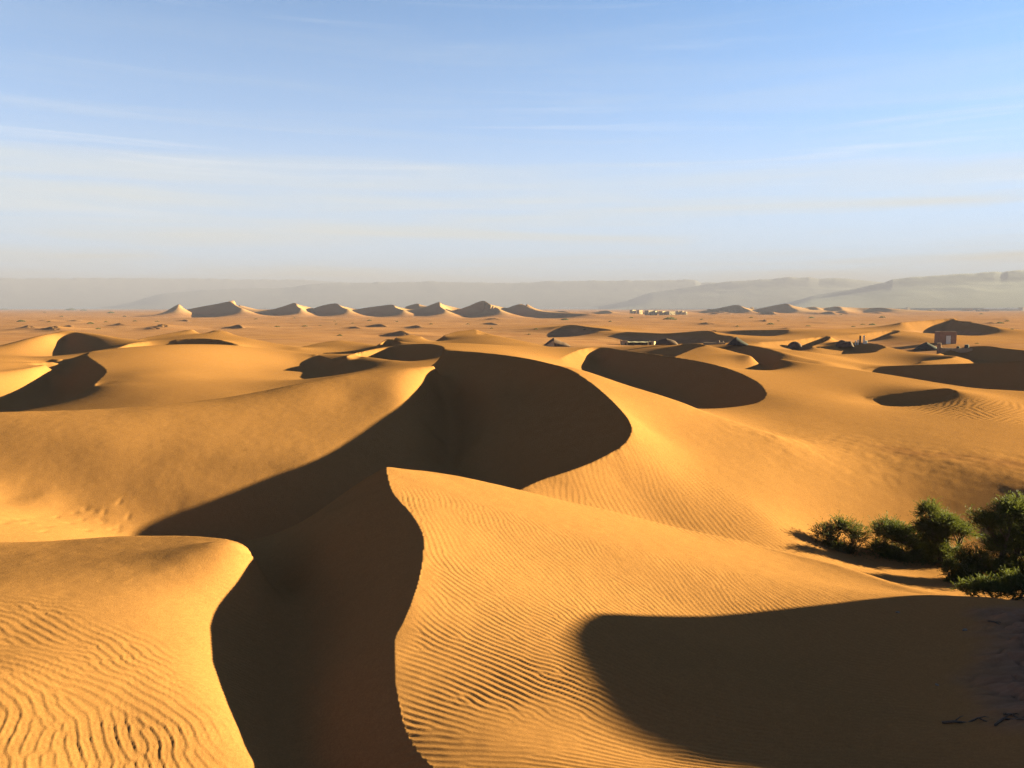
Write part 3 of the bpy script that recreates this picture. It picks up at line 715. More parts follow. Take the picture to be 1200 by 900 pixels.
# ------------------------------------------------------------------ mountains along the horizon
def mountain_range(dist, depth, prof, seed, rock, wall=0.35, rough=1.0):
    """prof: (x, y) of the skyline in the picture's pixels, turned into real heights at 'dist' metres."""
    az = np.arange(math.atan((prof[0][0] - 600) / FOC), math.atan((prof[-1][0] - 600) / FOC), 0.0008)
    px = 600 + FOC * np.tan(az)
    top = np.interp(px, [a for a, b in prof], [b for a, b in prof])
    t = np.concatenate([np.linspace(0, 1, 40), np.linspace(1.05, 2.2, 12)])
    A_, T_ = np.meshgrid(az, t)
    R_ = dist - depth + depth * T_
    hh = 10 + (361 - top)[None] / FOC * dist * np.cos(az)[None]
    kk = np.hanning(121); kk /= kk.sum()
    hs_ = np.convolve(np.pad(hh[0], 60, mode='edge'), kk, 'valid')[None]
    fade = sstep(0, 90, np.arange(len(az)))[None] * sstep(0, 90, np.arange(len(az))[::-1])[None]
    hh = hs_ * fade * (1 - sstep(0.55, 0.95, T_)) + hh * (0.25 + 0.75 * fade) * sstep(0.55, 0.95, T_)
    s = np.where(T_ < 1, 0.06 + 0.94 * T_ ** 0.95 * (1 - 0.3 * wall) + 0.3 * wall * sstep(0.7, 0.95, T_) * 0.94, 1 - 0.5 * (T_ - 1))
    X_, Y_ = R_ * np.sin(A_), R_ * np.cos(A_)
    g = np.abs(fbm(A_ * dist / 520 + seed, T_ * 2.6 + seed, 4)) * 0.9 + 0.25 * fbm(A_ * dist / 190 + seed * 3, T_ * 7, 3)
    z = hh * (s - rough * 0.06 * g * np.clip(T_ * 1.6, 0, 1) * np.clip((1.0 - T_) * 3.0, 0, 1)) + hh * 0.03 * fbm(A_ * dist / 105, T_ * 0 + seed, 3) * (T_ > 0.9)
    z = np.maximum(z, -14 * (1 - T_) )
    me = grid_mesh('mountains', X_, Y_, z - 2)
    o = bpy.data.objects.new('mountains', me); COL.objects.link(o); set_kind(o, 'structure')
    m = Mat('rock ' + str(seed))
    band = m.noise(0.0045, 6, 0.65, (1, 1, 4))
    m.color(m.ramp(band, [(0.35, tuple(c * 0.88 for c in rock)), (0.55, rock), (0.7, tuple(c * 1.1 for c in rock))]))
    me.materials.append(m.m)
    return o
mountain_range(10500, 1750, [(-520, 330), (-200, 327), (0, 326.5), (120, 326), (250, 327), (340, 328), (380, 329.5), (430, 332), (520, 338)], 3, (0.085, 0.07, 0.075))
mountain_range(8049, 1575, [(120, 352), (180, 345), (240, 340), (300, 338), (335, 337.5), (367, 333), (400, 331.8), (470, 330.5), (510, 330), (560, 331), (600, 332.5), (640, 330), (700, 329), (760, 328.5), (800, 328),
                             (813, 328), (820, 331.5), (834, 331), (850, 332), (900, 330), (1000, 334), (1100, 340)], 5, (0.085, 0.068, 0.07), 0.3)
mountain_range(6475, 1470, [(700, 352), (760, 343), (800, 337), (835, 332.5), (855, 330), (871, 328.8), (900, 327), (920, 325.3), (945, 325.2), (957, 327), (975, 326), (990, 326.5), (1010, 329), (1033, 331.5), (1060, 334), (1150, 340)], 8, (0.085, 0.065, 0.065), 0.3)
mountain_range(5250, 1610, [(880, 356), (930, 350), (985, 340), (1020, 333.5), (1033, 331), (1042, 327), (1060, 325.5), (1100, 322.8), (1130, 321), (1160, 319), (1168, 319.5), (1176, 318), (1200, 316.8), (1260, 315), (1400, 317), (1700, 322)], 12, (0.09, 0.068, 0.065), 0.25)

# ------------------------------------------------------------------ the air
def box_mesh(name, lo, hi):
    bm = bmesh.new(); bmesh.ops.create_cube(bm, size=1)
    for v in bm.verts: v.co = Vector([lo[i] if v.co[i] < 0 else hi[i] for i in range(3)])
    me = bpy.data.meshes.new(name); bm.to_mesh(me); bm.free(); return me
haze = bpy.data.objects.new('haze', box_mesh('haze', (-15500, -14500, -48), (15500, 16500, 405))); COL.objects.link(haze)
set_kind(haze, 'stuff')
hm = bpy.data.materials.new('haze'); hm.use_nodes = True
ht = hm.node_tree; ht.nodes.clear()
ho = ht.nodes.new('ShaderNodeOutputMaterial'); hv = ht.nodes.new('ShaderNodeVolumePrincipled')
hv.inputs['Color'].default_value = (0.149, 0.138, 0.208, 1); hv.inputs['Density'].default_value = 2.3e-4; hv.inputs['Anisotropy'].default_value = 0.0
ht.links.new(hv.outputs[0], ho.inputs['Volume']); haze.data.materials.append(hm)

# ------------------------------------------------------------------ sky, sun, camera
w = bpy.data.worlds.new('World'); scene.world = w; w.use_nodes = True
nt = w.node_tree; bg = nt.nodes['Background']
sk = nt.nodes.new('ShaderNodeTexSky'); sk.sky_type = 'NISHITA'; sk.sun_disc = False
sk.sun_elevation = SUN_EL; sk.sun_rotation = math.pi / 2 - SUN_AZ
sk.air_density = 0.3; sk.dust_density = 0.0; sk.ozone_density = 4.5; sk.altitude = 1200
tc = nt.nodes.new('ShaderNodeTexCoord')
mp = nt.nodes.new('ShaderNodeMapping'); mp.inputs['Scale'].default_value = (1.1, 1.1, 21); mp.inputs['Rotation'].default_value = (0, rad(2.2), 0)
no = nt.nodes.new('ShaderNodeTexNoise'); no.inputs['Scale'].default_value = 1.5; no.inputs['Detail'].default_value = 5; no.inputs['Roughness'].default_value = 0.55; no.inputs['Distortion'].default_value = 0.4
rp = nt.nodes.new('ShaderNodeValToRGB'); rp.color_ramp.elements[0].position = 0.47; rp.color_ramp.elements[1].position = 0.78
sep = nt.nodes.new('ShaderNodeSeparateXYZ')
rz = nt.nodes.new('ShaderNodeValToRGB')
for k, (p_, v_) in enumerate(((0.02, 0.95), (0.09, 0.88), (0.15, 0.74), (0.22, 0.42), (0.42, 0.05))):
    if k > 1: rz.color_ramp.elements.new(p_)
    rz.color_ramp.elements[k].position = p_; rz.color_ramp.elements[k].color = (v_, v_, v_, 1)
mu = nt.nodes.new('ShaderNodeMath'); mu.operation = 'MULTIPLY'
mx_ = nt.nodes.new('ShaderNodeMix'); mx_.data_type = 'RGBA'
CLOUD = mx_.inputs[7]; CLOUD.default_value = (1.32, 1.36, 1.26, 1)
L_ = nt.links.new
L_(tc.outputs['Generated'], mp.inputs[0]); L_(mp.outputs[0], no.inputs['Vector']); L_(no.outputs['Fac'], rp.inputs[0])
L_(tc.outputs['Generated'], sep.inputs[0]); L_(sep.outputs['Z'], rz.inputs[0])
ad = nt.nodes.new('ShaderNodeMath'); ad.operation = 'MULTIPLY_ADD'; ad.inputs[1].default_value = 0.42; ad.inputs[2].default_value = 0.80
L_(rp.outputs[0], ad.inputs[0]); L_(ad.outputs[0], mu.inputs[0]); L_(rz.outputs[0], mu.inputs[1]); L_(mu.outputs[0], mx_.inputs[0])
tint = nt.nodes.new('ShaderNodeMix'); tint.data_type = 'RGBA'; tint.blend_type = 'MULTIPLY'; tint.inputs[0].default_value = 1; tint.inputs[7].default_value = (0.52, 0.99, 0.80, 1)
L_(sk.outputs[0], tint.inputs[6]); L_(tint.outputs[2], mx_.inputs[6])
# thin bright cirrus streaks
mp2 = nt.nodes.new('ShaderNodeMapping'); mp2.inputs['Scale'].default_value = (1.6, 1.6, 46); mp2.inputs['Rotation'].default_value = (0, rad(1.6), rad(20)); mp2.inputs['Location'].default_value = (3.1, 0.4, 0.2)
n2_ = nt.nodes.new('ShaderNodeTexNoise'); n2_.inputs['Scale'].default_value = 1.2; n2_.inputs['Detail'].default_value = 6; n2_.inputs['Roughness'].default_value = 0.6; n2_.inputs['Distortion'].default_value = 0.6
r2_ = nt.nodes.new('ShaderNodeValToRGB'); r2_.color_ramp.elements[0].position = 0.56; r2_.color_ramp.elements[1].position = 0.80
z2_ = nt.nodes.new('ShaderNodeValToRGB')
for k, (p_, v_) in enumerate(((0.06, 0.0), (0.13, 0.42), (0.19, 0.5), (0.28, 0.16), (0.45, 0.12))):
    if k > 1: z2_.color_ramp.elements.new(p_)
    z2_.color_ramp.elements[k].position = p_; z2_.color_ramp.elements[k].color = (v_, v_, v_, 1)
m2_ = nt.nodes.new('ShaderNodeMath'); m2_.operation = 'MULTIPLY'
x2_ = nt.nodes.new('ShaderNodeMix'); x2_.data_type = 'RGBA'; x2_.inputs[7].default_value = (1.66, 1.70, 1.66, 1)
L_(tc.outputs['Generated'], mp2.inputs[0]); L_(mp2.outputs[0], n2_.inputs['Vector']); L_(n2_.outputs['Fac'], r2_.inputs[0]); L_(sep.outputs['Z'], z2_.inputs[0])
L_(r2_.outputs[0], m2_.inputs[0]); L_(z2_.outputs[0], m2_.inputs[1]); L_(m2_.outputs[0], x2_.inputs[0]); L_(mx_.outputs[2], x2_.inputs[6]); L_(x2_.outputs[2], bg.inputs[0])
bg.inputs[1].default_value = 0.05
sd = bpy.data.lights.new('sun', 'SUN'); sd.energy = 5.0; sd.angle = rad(0.5); sd.color = (1.0, 0.975, 0.53)
so = bpy.data.objects.new('sun', sd); COL.objects.link(so); so.rotation_euler = Vector(SUN).to_track_quat('Z', 'Y').to_euler()
cd = bpy.data.cameras.new('camera'); cam = bpy.data.objects.new('camera', cd); COL.objects.link(cam)
cam.location = EYE; cam.rotation_euler = (math.pi / 2 - PITCH, 0, 0)
cd.sensor_width = 36; cd.lens = 36 * FOC / 1200; cd.clip_start = 0.1; cd.clip_end = 90000
scene.camera = cam
scene.cycles.use_denoising = True
scene.cycles.denoising_prefilter = 'NONE'
vs = scene.view_settings
vs.view_transform = 'Standard'; vs.look = 'None'; vs.gamma = 1; vs.use_curve_mapping = False; vs.exposure = 3.78
# ------------------------------------------------------------------ helpers for the things
class MB:
    """Collects boxes, tubes and sheets and links them as one mesh object."""
    def __init__(s): s.bm = bmesh.new()
    def box(s, lo, hi, taper=0.0, jit=0.0):
        vs_ = []
        for z_, k in ((0, 0), (1, taper)):
            for x_, y_ in ((0, 0), (1, 0), (1, 1), (0, 1)):
                cx, cy = (lo[0] + hi[0]) / 2, (lo[1] + hi[1]) / 2
                px_, py_ = (lo[0], hi[0])[x_], (lo[1], hi[1])[y_]
                vs_.append(s.bm.verts.new((px_ + (cx - px_) * k + random.uniform(-jit, jit), py_ + (cy - py_) * k + random.uniform(-jit, jit), (lo[2], hi[2])[z_] + random.uniform(-jit, jit))))
        for f in ((3, 2, 1, 0), (4, 5, 6, 7), (0, 1, 5, 4), (1, 2, 6, 5), (2, 3, 7, 6), (3, 0, 4, 7)):
            s.bm.faces.new([vs_[i] for i in f])
        return s
    def tube(s, pts, radii, seg=7):
        pts = [Vector(p) for p in pts]; rings = []
        for i, p in enumerate(pts):
            d = (pts[min(i + 1, len(pts) - 1)] - pts[max(i - 1, 0)]).normalized()
            a = d.orthogonal().normalized(); b = d.cross(a)
            r = radii[i] if hasattr(radii, '__len__') else radii
            if i and rings:
                a = (pa - d * pa.dot(d)).normalized(); b = d.cross(a)
            pa = a
            rings.append([s.bm.verts.new(p + r * (math.cos(2 * math.pi * k / seg) * a + math.sin(2 * math.pi * k / seg) * b)) for k in range(seg)])
        for A_, B_ in zip(rings, rings[1:]):
            for k in range(seg): s.bm.faces.new((A_[k], A_[(k + 1) % seg], B_[(k + 1) % seg], B_[k]))
        s.bm.faces.new(rings[0][::-1]); s.bm.faces.new(rings[-1])
        return s
    def lathe(s, prof, seg=12, c=(0, 0)):
        rings = [[s.bm.verts.new((c[0] + r * math.cos(2 * math.pi * k / seg), c[1] + r * math.sin(2 * math.pi * k / seg), z_)) for k in range(seg)] for r, z_ in prof]
        for A_, B_ in zip(rings, rings[1:]):
            for k in range(seg): s.bm.faces.new((A_[k], A_[(k + 1) % seg], B_[(k + 1) % seg], B_[k]))
        s.bm.faces.new(rings[0][::-1]); s.bm.faces.new(rings[-1])
        return s
    def sheet(s, fn, nu=12, nv=6, thick=0.03):
        """A cloth: fn(u, v) gives its points; a second layer 'thick' below closes it."""
        g = [[[s.bm.verts.new(Vector(fn(i / nu, j / nv)) - Vector((0, 0, t))) for i in range(nu + 1)] for j in range(nv + 1)] for t in (0, thick)]
        for t in (0, 1):
            for j in range(nv):
                for i in range(nu):
                    f = (g[t][j][i], g[t][j][i + 1], g[t][j + 1][i + 1], g[t][j + 1][i])
                    s.bm.faces.new(f if t == 0 else f[::-1])
        rim = [(0, i) for i in range(nu)] + [(j, nu) for j in range(nv)] + [(nv, i) for i in range(nu, 0, -1)] + [(j, 0) for j in range(nv, 0, -1)]
        for (j, i), (jj, ii) in zip(rim, rim[1:] + rim[:1]):
            s.bm.faces.new((g[0][jj][ii], g[0][j][i], g[1][j][i], g[1][jj][ii]))
        return s
    def build(s, name, mat, parent=None, smooth=False):
        bmesh.ops.recalc_face_normals(s.bm, faces=s.bm.faces)
        me = bpy.data.meshes.new(name); s.bm.to_mesh(me); s.bm.free()
        me.materials.append(mat.m if hasattr(mat, 'm') else mat)
        if smooth: me.polygons.foreach_set('use_smooth', [True] * len(me.polygons))
        o = bpy.data.objects.new(name, me); COL.objects.link(o)
        if parent: o.parent = parent
        return o
def tag(o, label, cat, group=None):
    o['label'] = label; o['category'] = cat
    if group: o['group'] = group
    return o
def thing(name, label, cat, loc, rz=0.0, group=None):
    o = bpy.data.objects.new(name, None); COL.objects.link(o); o.empty_display_size = 0.3
    o.location = loc; o.rotation_euler.z = rz
    return tag(o, label, cat, group)
def at(px, d, sink=0.0):
    """A spot on the ground in the picture's column px at distance d."""
    x = (px - 600) / FOC * d / (math.cos(PITCH) + (450 - 400) / FOC * math.sin(PITCH)) * 1.0
    return (x, d, ground_z(x, d) - sink)
def at_px(px, py):
    c = on_ground(px, py, 60, 700)
    return (float(c[0]), float(c[1]), ground_z(float(c[0]), float(c[1]))), float(c[1])
def zat(py, d): return P(600, py, d)[2]

# ------------------------------------------------------------------ the tamarisk thicket at the right
def leaf_material(name, dark, light):
    m = Mat(name)
    g = m.noise(2.3, 3, 0.6); f = m.noise(30, 2, 0.6)
    c = m.mix(m.ramp(g, [(0.35, (0, 0, 0)), (0.65, (1, 1, 1))]), dark, light)
    c = m.mix(m.math('MULTIPLY', f, 0.5), c, tuple(0.6 * v for v in dark))
    m.color(c); m.b.inputs['Roughness'].default_value = 0.7
    tr = m.n('BsdfTranslucent'); m.link(m.mix(0.5, c, (0.15, 0.145, 0.022), 'MIX'), tr.inputs['Color'])
    mx2 = m.n('MixShader'); mx2.inputs[0].default_value = 0.26
    m.link(m.b.outputs[0], mx2.inputs[1]); m.link(tr.outputs[0], mx2.inputs[2])
    m.link(mx2.outputs[0], m.t.nodes['Material Output'].inputs['Surface'])
    return m
LEAF = leaf_material('tamarisk foliage', (0.020, 0.023, 0.006), (0.076, 0.074, 0.014))
LEAF2 = leaf_material('bright foliage', (0.024, 0.027, 0.007), (0.100, 0.096, 0.016))
LEAF_DRY = leaf_material('dry foliage', (0.030, 0.027, 0.009), (0.085, 0.068, 0.020))
BARK = Mat('bark'); BARK.color(BARK.ramp(BARK.noise(14, 5, 0.7, (1, 1, 0.25)), [(0.3, (0.035, 0.022, 0.013)), (0.7, (0.12, 0.08, 0.05))]))
BARK.bump(BARK.noise(22, 4, 0.7, (1, 1, 0.2)), 0.7, 0.02)

def branch_pts(a, b, sag, n=7, wob=0.06):
    a, b = Vector(a), Vector(b); L = (b - a).length; o = []
    for i in range(n + 1):
        t = i / n
        p = a.lerp(b, t) + Vector((0, 0, sag * L * math.sin(math.pi * t)))
        if 0 < i < n: p += Vector([random.uniform(-wob, wob) * L for _ in range(3)])
        o.append(p)
    return o

def tamarisk(label, base, clumps, leaf, dens=1.0, stems=4, twig=0.34, r0=0.07, spread=0.3):
    """base: ground point; clumps: (x, y, z, rx, ry, rz, n) in world metres. Twigs fan out of every clump and carry small leaf blades."""
    root = thing('tamarisk_shrub', label, 'shrub', base, 0, 'tamarisk shrubs at the end of the near dune')
    b0 = Vector(base); rnd = random.Random(hash(label) & 0xffff)
    random.seed(len(label) * 7 + int(base[0] * 100))
    wood, lv, lv2 = MB(), [], []
    for (cx, cy, cz, rx, ry, rz, n) in clumps:
        c = Vector((cx, cy, cz)) - b0
        foot = Vector((random.uniform(-spread, spread), random.uniform(-spread, spread), -0.25))
        limb = branch_pts(foot, c - Vector((0, 0, rz * 0.3)), 0.10, 8, 0.05)
        wood.tube(limb, [r0 * (1 - 0.75 * i / 8) + 0.006 for i in range(9)], 7)
        for k in range(stems):
            e = c + Vector((random.uniform(-.7, .7) * rx, random.uniform(-.7, .7) * ry, random.uniform(-.2, .75) * rz))
            sub = branch_pts(limb[5 + k % 3], e, 0.05, 5, 0.07)
            wood.tube(sub, [r0 * 0.32 * (1 - 0.7 * i / 5) + 0.004 for i in range(6)], 5)
        for k in range(int(n * dens)):
            while True:
                u = Vector((random.uniform(-1, 1), random.uniform(-1, 1), random.uniform(-1, 1)))
                if 0.15 < u.length < 1: break
            u = u * (0.55 + 0.45 * random.random())
            lump = 0.82 + 0.38 * math.sin(3.1 * u.x + cx * 3) * math.sin(2.7 * u.y + cy) + 0.16 * math.sin(5 * u.z + cz * 4)
            p = c + Vector((u.x * rx, u.y * ry, u.z * rz)) * lump
            d = (Vector((u.x, u.y, u.z * 0.8 + 0.55)).normalized() + Vector([random.uniform(-.55, .55) for _ in range(3)])).normalized()
            L = twig * random.uniform(0.45, 1.1) * (1.75 if random.random() < 0.16 else 1.0)
            bend = Vector([random.uniform(-.35, .35), random.uniform(-.35, .35), random.uniform(-.45, .1)])
            m_ = random.randint(11, 17)
            for i in range(m_):
                t = i / m_
                q = p + d * (L * t) + bend * (L * t * t)
                a = (d + Vector([random.uniform(-.75, .75) for _ in range(3)])).normalized()
                w_ = a.cross(Vector([random.uniform(-1, 1) for _ in range(3)])).normalized() * random.uniform(0.004, 0.009)
                l_ = a * random.uniform(0.035, 0.10)
                lv.append((q - w_ * 0.5, q + w_ * 0.5, q + l_ * 0.6 + w_, q + l_, q + l_ * 0.6 - w_))
    wood.build('trunk', BARK, root, True)
    co = np.array([tuple(v) for f in lv for v in f], np.float32)
    me = bpy.data.meshes.new('crown'); nf = len(lv)
    me.vertices.add(nf * 5); me.vertices.foreach_set('co', co.ravel())
    me.loops.add(nf * 5); me.loops.foreach_set('vertex_index', np.arange(nf * 5, dtype=np.int32))
    me.polygons.add(nf); me.polygons.foreach_set('loop_start', np.arange(0, nf * 5, 5, dtype=np.int32))
    me.update(calc_edges=True); me.materials.append(leaf.m)
    o = bpy.data.objects.new('crown', me); COL.objects.link(o); o.parent = root
    return root
def clump(px, py, d, rpx, rpy, n, deep=None):
    c = P(px, py, d); k = d / FOC
    return (c[0], c[1], c[2], rpx * k, (deep or rpx) * k, rpy * k, n)
def spot(px, d):
    p = P(px, 650, d); return (p[0], p[1], ground_z(p[0], p[1]))
tamarisk('small sparse twiggy shrub with dry tips, farthest left of the thicket', spot(985, 27.5),
         [clump(968, 626, 27.5, 17, 16, 330), clump(986, 618, 27.6, 17, 15, 330), clump(1003, 628, 27.5, 15, 18, 320), clump(978, 641, 27.3, 22, 12, 330), clump(998, 645, 27.4, 14, 12, 200), clump(984, 655, 27.4, 16, 8, 130)], LEAF_DRY, 1.0, 5, 0.26, 0.045, 0.35)
tamarisk('dense dark green shrub leaning left over open sand, beside the sparse twiggy one', spot(1096, 27.7),
         [clump(1044, 624, 27.9, 26, 17, 760), clump(1064, 634, 27.8, 26, 20, 820), clump(1032, 645, 27.9, 20, 14, 480), clump(1050, 652, 27.7, 26, 13, 620), clump(1082, 648, 27.7, 22, 21, 640), clump(1070, 662, 27.7, 18, 10, 330),
          clump(1094, 668, 27.6, 18, 14, 360)], LEAF, 1.2, 5, 0.27, 0.085, 0.3)
tamarisk('taller shrub with flat dark crown and a tuft rising at its upper left', spot(1118, 27.3),
         [clump(1088, 599, 27.3, 14, 12, 330), clump(1110, 613, 27.3, 25, 14, 760), clump(1126, 622, 27.2, 18, 12, 430), clump(1098, 630, 27.3, 19, 18, 560), clump(1084, 618, 27.4, 13, 12, 270), clump(1104, 650, 27.3, 18, 18, 430),
          clump(1120, 672, 27.2, 20, 18, 420)], LEAF, 1.2, 5, 0.27, 0.08, 0.3)
tamarisk('low bright green tuft growing at the foot of the leaning shrub', spot(1116, 24.6),
         [clump(1112, 668, 24.6, 9, 12, 200), clump(1118, 682, 24.6, 11, 10, 200), clump(1130, 674, 24.7, 13, 14, 260)], LEAF2, 1.0, 3, 0.22, 0.03, 0.12)
tamarisk('largest shrub of the thicket with yellow green sunlit sprays, at the right edge', spot(1182, 25.0),
         [clump(1158, 612, 25.2, 24, 14, 640), clump(1184, 598, 25.2, 22, 16, 640), clump(1208, 604, 25.2, 26, 24, 760), clump(1196, 632, 25.1, 27, 24, 860), clump(1230, 630, 25.0, 26, 34, 760),
          clump(1170, 638, 25.2, 17, 20, 420), clump(1150, 662, 25.0, 21, 24, 700), clump(1178, 668, 24.8, 22, 20, 700), clump(1206, 672, 24.6, 24, 24, 820), clump(1142, 684, 24.8, 19, 12, 340), clump(1172, 688, 24.7, 20, 10, 330), clump(1136, 676, 24.9, 20, 18, 520), clump(1160, 692, 24.4, 22, 9, 330), clump(1195, 694, 24.3, 24, 9, 330), clump(1128, 655, 25.2, 14, 14, 260),
          clump(1238, 676, 24.6, 24, 28, 560)], LEAF2, 1.15, 5, 0.28, 0.09, 0.4)

tamarisk('low dark spreading shrub along the edge of the shade, in front of the largest shrub', spot(1165, 20.4),
         [clump(1134, 692, 20.7, 13, 6, 150), clump(1153, 688, 20.5, 15, 9, 260), clump(1176, 694, 20.3, 18, 7, 240), clump(1190, 684, 20.5, 16, 13, 330), clump(1212, 690, 20.1, 22, 11, 360), clump(1236, 684, 20.0, 20, 16, 300)], LEAF, 1.0, 4, 0.24, 0.03, 0.5)

# dead wood and stones in the shade
DEAD = Mat('dead wood'); DEAD.color(DEAD.ramp(DEAD.noise(30, 4, 0.7), [(0.3, (0.03, 0.02, 0.015)), (0.7, (0.10, 0.07, 0.05))]))
STONE = Mat('stone'); STONE.color(STONE.ramp(STONE.noise(25, 4, 0.6), [(0.3, (0.07, 0.05, 0.04)), (0.7, (0.16, 0.12, 0.09))]))
def dead_root(label, pix):
    p = [on_ground(a, b) for a, b in pix]; b0 = Vector(p[0])
    pts = [Vector(q) - b0 + Vector((0, 0, 0.035 * math.sin(2.6 * i) + 0.015)) for i, q in enumerate(p)]
    mb = MB(); mb.tube(pts, [0.022 * (1 - 0.6 * i / len(pts)) for i in range(len(pts))], 6)
    for i in (1, len(pts) - 2):
        d = (pts[i + 1] - pts[i]).normalized() if i + 1 < len(pts) else Vector((1, 0, 0))
        mb.tube([pts[i], pts[i] + d * 0.12 + Vector((0, 0.05, 0.06)), pts[i] + d * 0.2 + Vector((0.02, 0.12, 0.05))], [0.011, 0.008, 0.004], 5)
    o = mb.build('dead_root', DEAD, None, True); o.location = b0
    return tag(o, label, 'dead wood', 'dead roots lying in the shaded sand')
dead_root('longest dark dead root lying across shaded sand below the broken clay', [(1104, 848), (1118, 848), (1134, 846), (1146, 845.5), (1158, 846)])
dead_root('knobbly dead root reaching the right edge beside broken clay', [(1166, 851), (1176, 845), (1186, 843), (1196, 846), (1212, 844)])
dead_root('short dead root poking from the lower edge of the broken clay', [(1176, 838), (1186, 840), (1194, 842)])
dead_root('thin dead stick near the top of the broken clay patch', [(1158, 729), (1166, 731), (1174, 734)])
def stone(label, px, py, r):
    c = on_ground(px, py)
    bm = bmesh.new(); bmesh.ops.create_icosphere(bm, subdivisions=2, radius=r)
    for v in bm.verts:
        k = 1 + 0.28 * math.sin(v.co.x / r * 2.3 + px) * math.cos(v.co.y / r * 3.1 + py) + random.uniform(-.08, .08)
        v.co = Vector((v.co.x * 1.4 * k, v.co.y * k, v.co.z * 0.7 * k))
    mb = MB(); mb.bm.free(); mb.bm = bm
    o = mb.build('stone', STONE); o.location = (c[0], c[1], c[2] + r * 0.2); o.rotation_euler.z = px
    return tag(o, label, 'stone', 'dark stones on the shaded sand')
stone('small dark stone alone on shaded sand just below the sunlit edge', 1052, 718, 0.032)
stone('dark stone lying in a small dip left of the broken clay', 1131, 739, 0.042)
stone('tiny dark stone alone on the shaded sand midway down the slope', 1098, 803, 0.028)

# ------------------------------------------------------------------ camp: tents, huts, walls and posts between the dunes
def cloth(name, c, v=0.25):
    m = Mat(name); m.color(m.ramp(m.noise(1.6, 4, 0.6, (1, 4, 1)), [(0.3, tuple(k * (1 - v) for k in c)), (0.7, tuple(min(1, k * (1 + v)) for k in c))])); return m
BLACK_CLOTH = cloth('dark goat hair cloth', (0.030, 0.021, 0.017)); BROWN_CLOTH = cloth('brown woven cloth', (0.075, 0.036, 0.022))
PALE_CLOTH = cloth('pale canvas', (0.27, 0.195, 0.115)); WOOD = cloth('weathered wood', (0.14, 0.09, 0.055))
MUD_BROWN = cloth('brown mud plaster', (0.22, 0.115, 0.068), 0.12); MUD_PALE = cloth('pale mud plaster', (0.27, 0.165, 0.092), 0.12)
WHITE = cloth('whitewash', (0.50, 0.45, 0.36), 0.08); DARK = cloth('dark opening', (0.02, 0.014, 0.01))
FACE = lambda px: -math.atan((px - 600) / FOC)

def nomad_tent(label, px, base, wpx, top, dome=0.0, mat=BLACK_CLOTH, apex=0.5, second=None, opening=None, depth=0.7, yaw=0.0):
    b, d = at_px(px, base); W = wpx * d / FOC; h = zat(top, d) - b[2]; D = W * depth
    root = thing('nomad_tent', label, 'tent', b, FACE(px) + yaw)
    ax = (apex - 0.5) * W
    def prof(x):
        if x < ax: t = (x + W / 2) / (ax + W / 2)
        else: t = (W / 2 - x) / (W / 2 - ax)
        t = max(0, t)
        z = h * ((1 - dome) * (t ** 1.12) + dome * math.sqrt(max(0, 1 - (1 - t) ** 2)))
        if second and x > ax: z = max(z, second[1] * h * max(0, 1 - max(0, (x - second[0] * W) / (W / 2 - second[0] * W + 1e-6)) ** 1.5))
        return z
    def fn(u, v):
        x = (u - 0.5) * W; e = 2 * v - 1
        sag = 1 - abs(e) ** 1.6
        z = prof(x) * (0.22 + 0.78 * sag) * (1 - 0.04 * math.sin(9 * u + 5 * v)) if abs(e) < 1 else prof(x) * 0.10
        return (x, -e * D / 2, max(z, 0.0) + 0.03)
    MB().sheet(fn, 24, 12, 0.03).build('canopy', mat, root, False)
    for sx in (ax, ax * 0.4 + W * 0.16):
        MB().tube([(sx, 0.05 * D, -0.2), (sx, 0.05 * D, prof(sx) * 0.97 + 0.03)], 0.05, 6).build('pole', WOOD, root)
    if opening:
        x0, x1, z1 = [v * s for v, s in zip(opening, (W, W, h))]
        xm = x1 - 0.12 * (x1 - x0)
        mb = MB(); vs_ = [mb.bm.verts.new(p) for p in ((x0, -D * .51, .05), (x1, -D * .51, .05), (xm, -D * .50, z1), (x0, -D * .51 + .03, .05), (x1, -D * .51 + .03, .05), (xm, -D * .50 + .03, z1))]
        for f in ((0, 1, 2), (5, 4, 3), (0, 3, 4, 1), (1, 4, 5, 2), (2, 5, 3, 0)): mb.bm.faces.new([vs_[i] for i in f])
        mb.build('door_flap', PALE_CLOTH, root)
    for s_ in (-1, 1):
        MB().tube([(s_ * W / 2, -D * 0.3, 0.05), (s_ * (W / 2 + 0.7), -D * 0.42, -0.05)], 0.015, 5).build('guy_rope', WOOD, root)
    return root
nomad_tent('dark brown ridge tent with a pale triangular door flap on a lit crest', 652, 405.6, 33, 395.8, 0.1, BROWN_CLOTH, 0.40, (0.20, 0.5), (-0.40, -0.06, 0.72))
nomad_tent('brown rounded tent in shadow beside the long low canvas awning', 781, 404.6, 27, 396.6, 0.75, BROWN_CLOTH, 0.5)
nomad_tent('black peaked tent behind the bright diamond of sand, beside a low pale wall', 865, 405.0, 27, 394.6, 0.05, BLACK_CLOTH, 0.42)
nomad_tent('domed brown tent alone inside a dark dune hollow', 931, 408.0, 17, 400.0, 0.85, BROWN_CLOTH, 0.55)
nomad_tent('long flat topped dark tent on the shaded dune beside thin posts', 990, 407.0, 20, 398.8, 0.8, BROWN_CLOTH, 0.3, (0.3, 0.85))
nomad_tent('wide black tent below the brown block house with the white door', 1086, 410.0, 27, 400.6, 0.25, BLACK_CLOTH, 0.48)

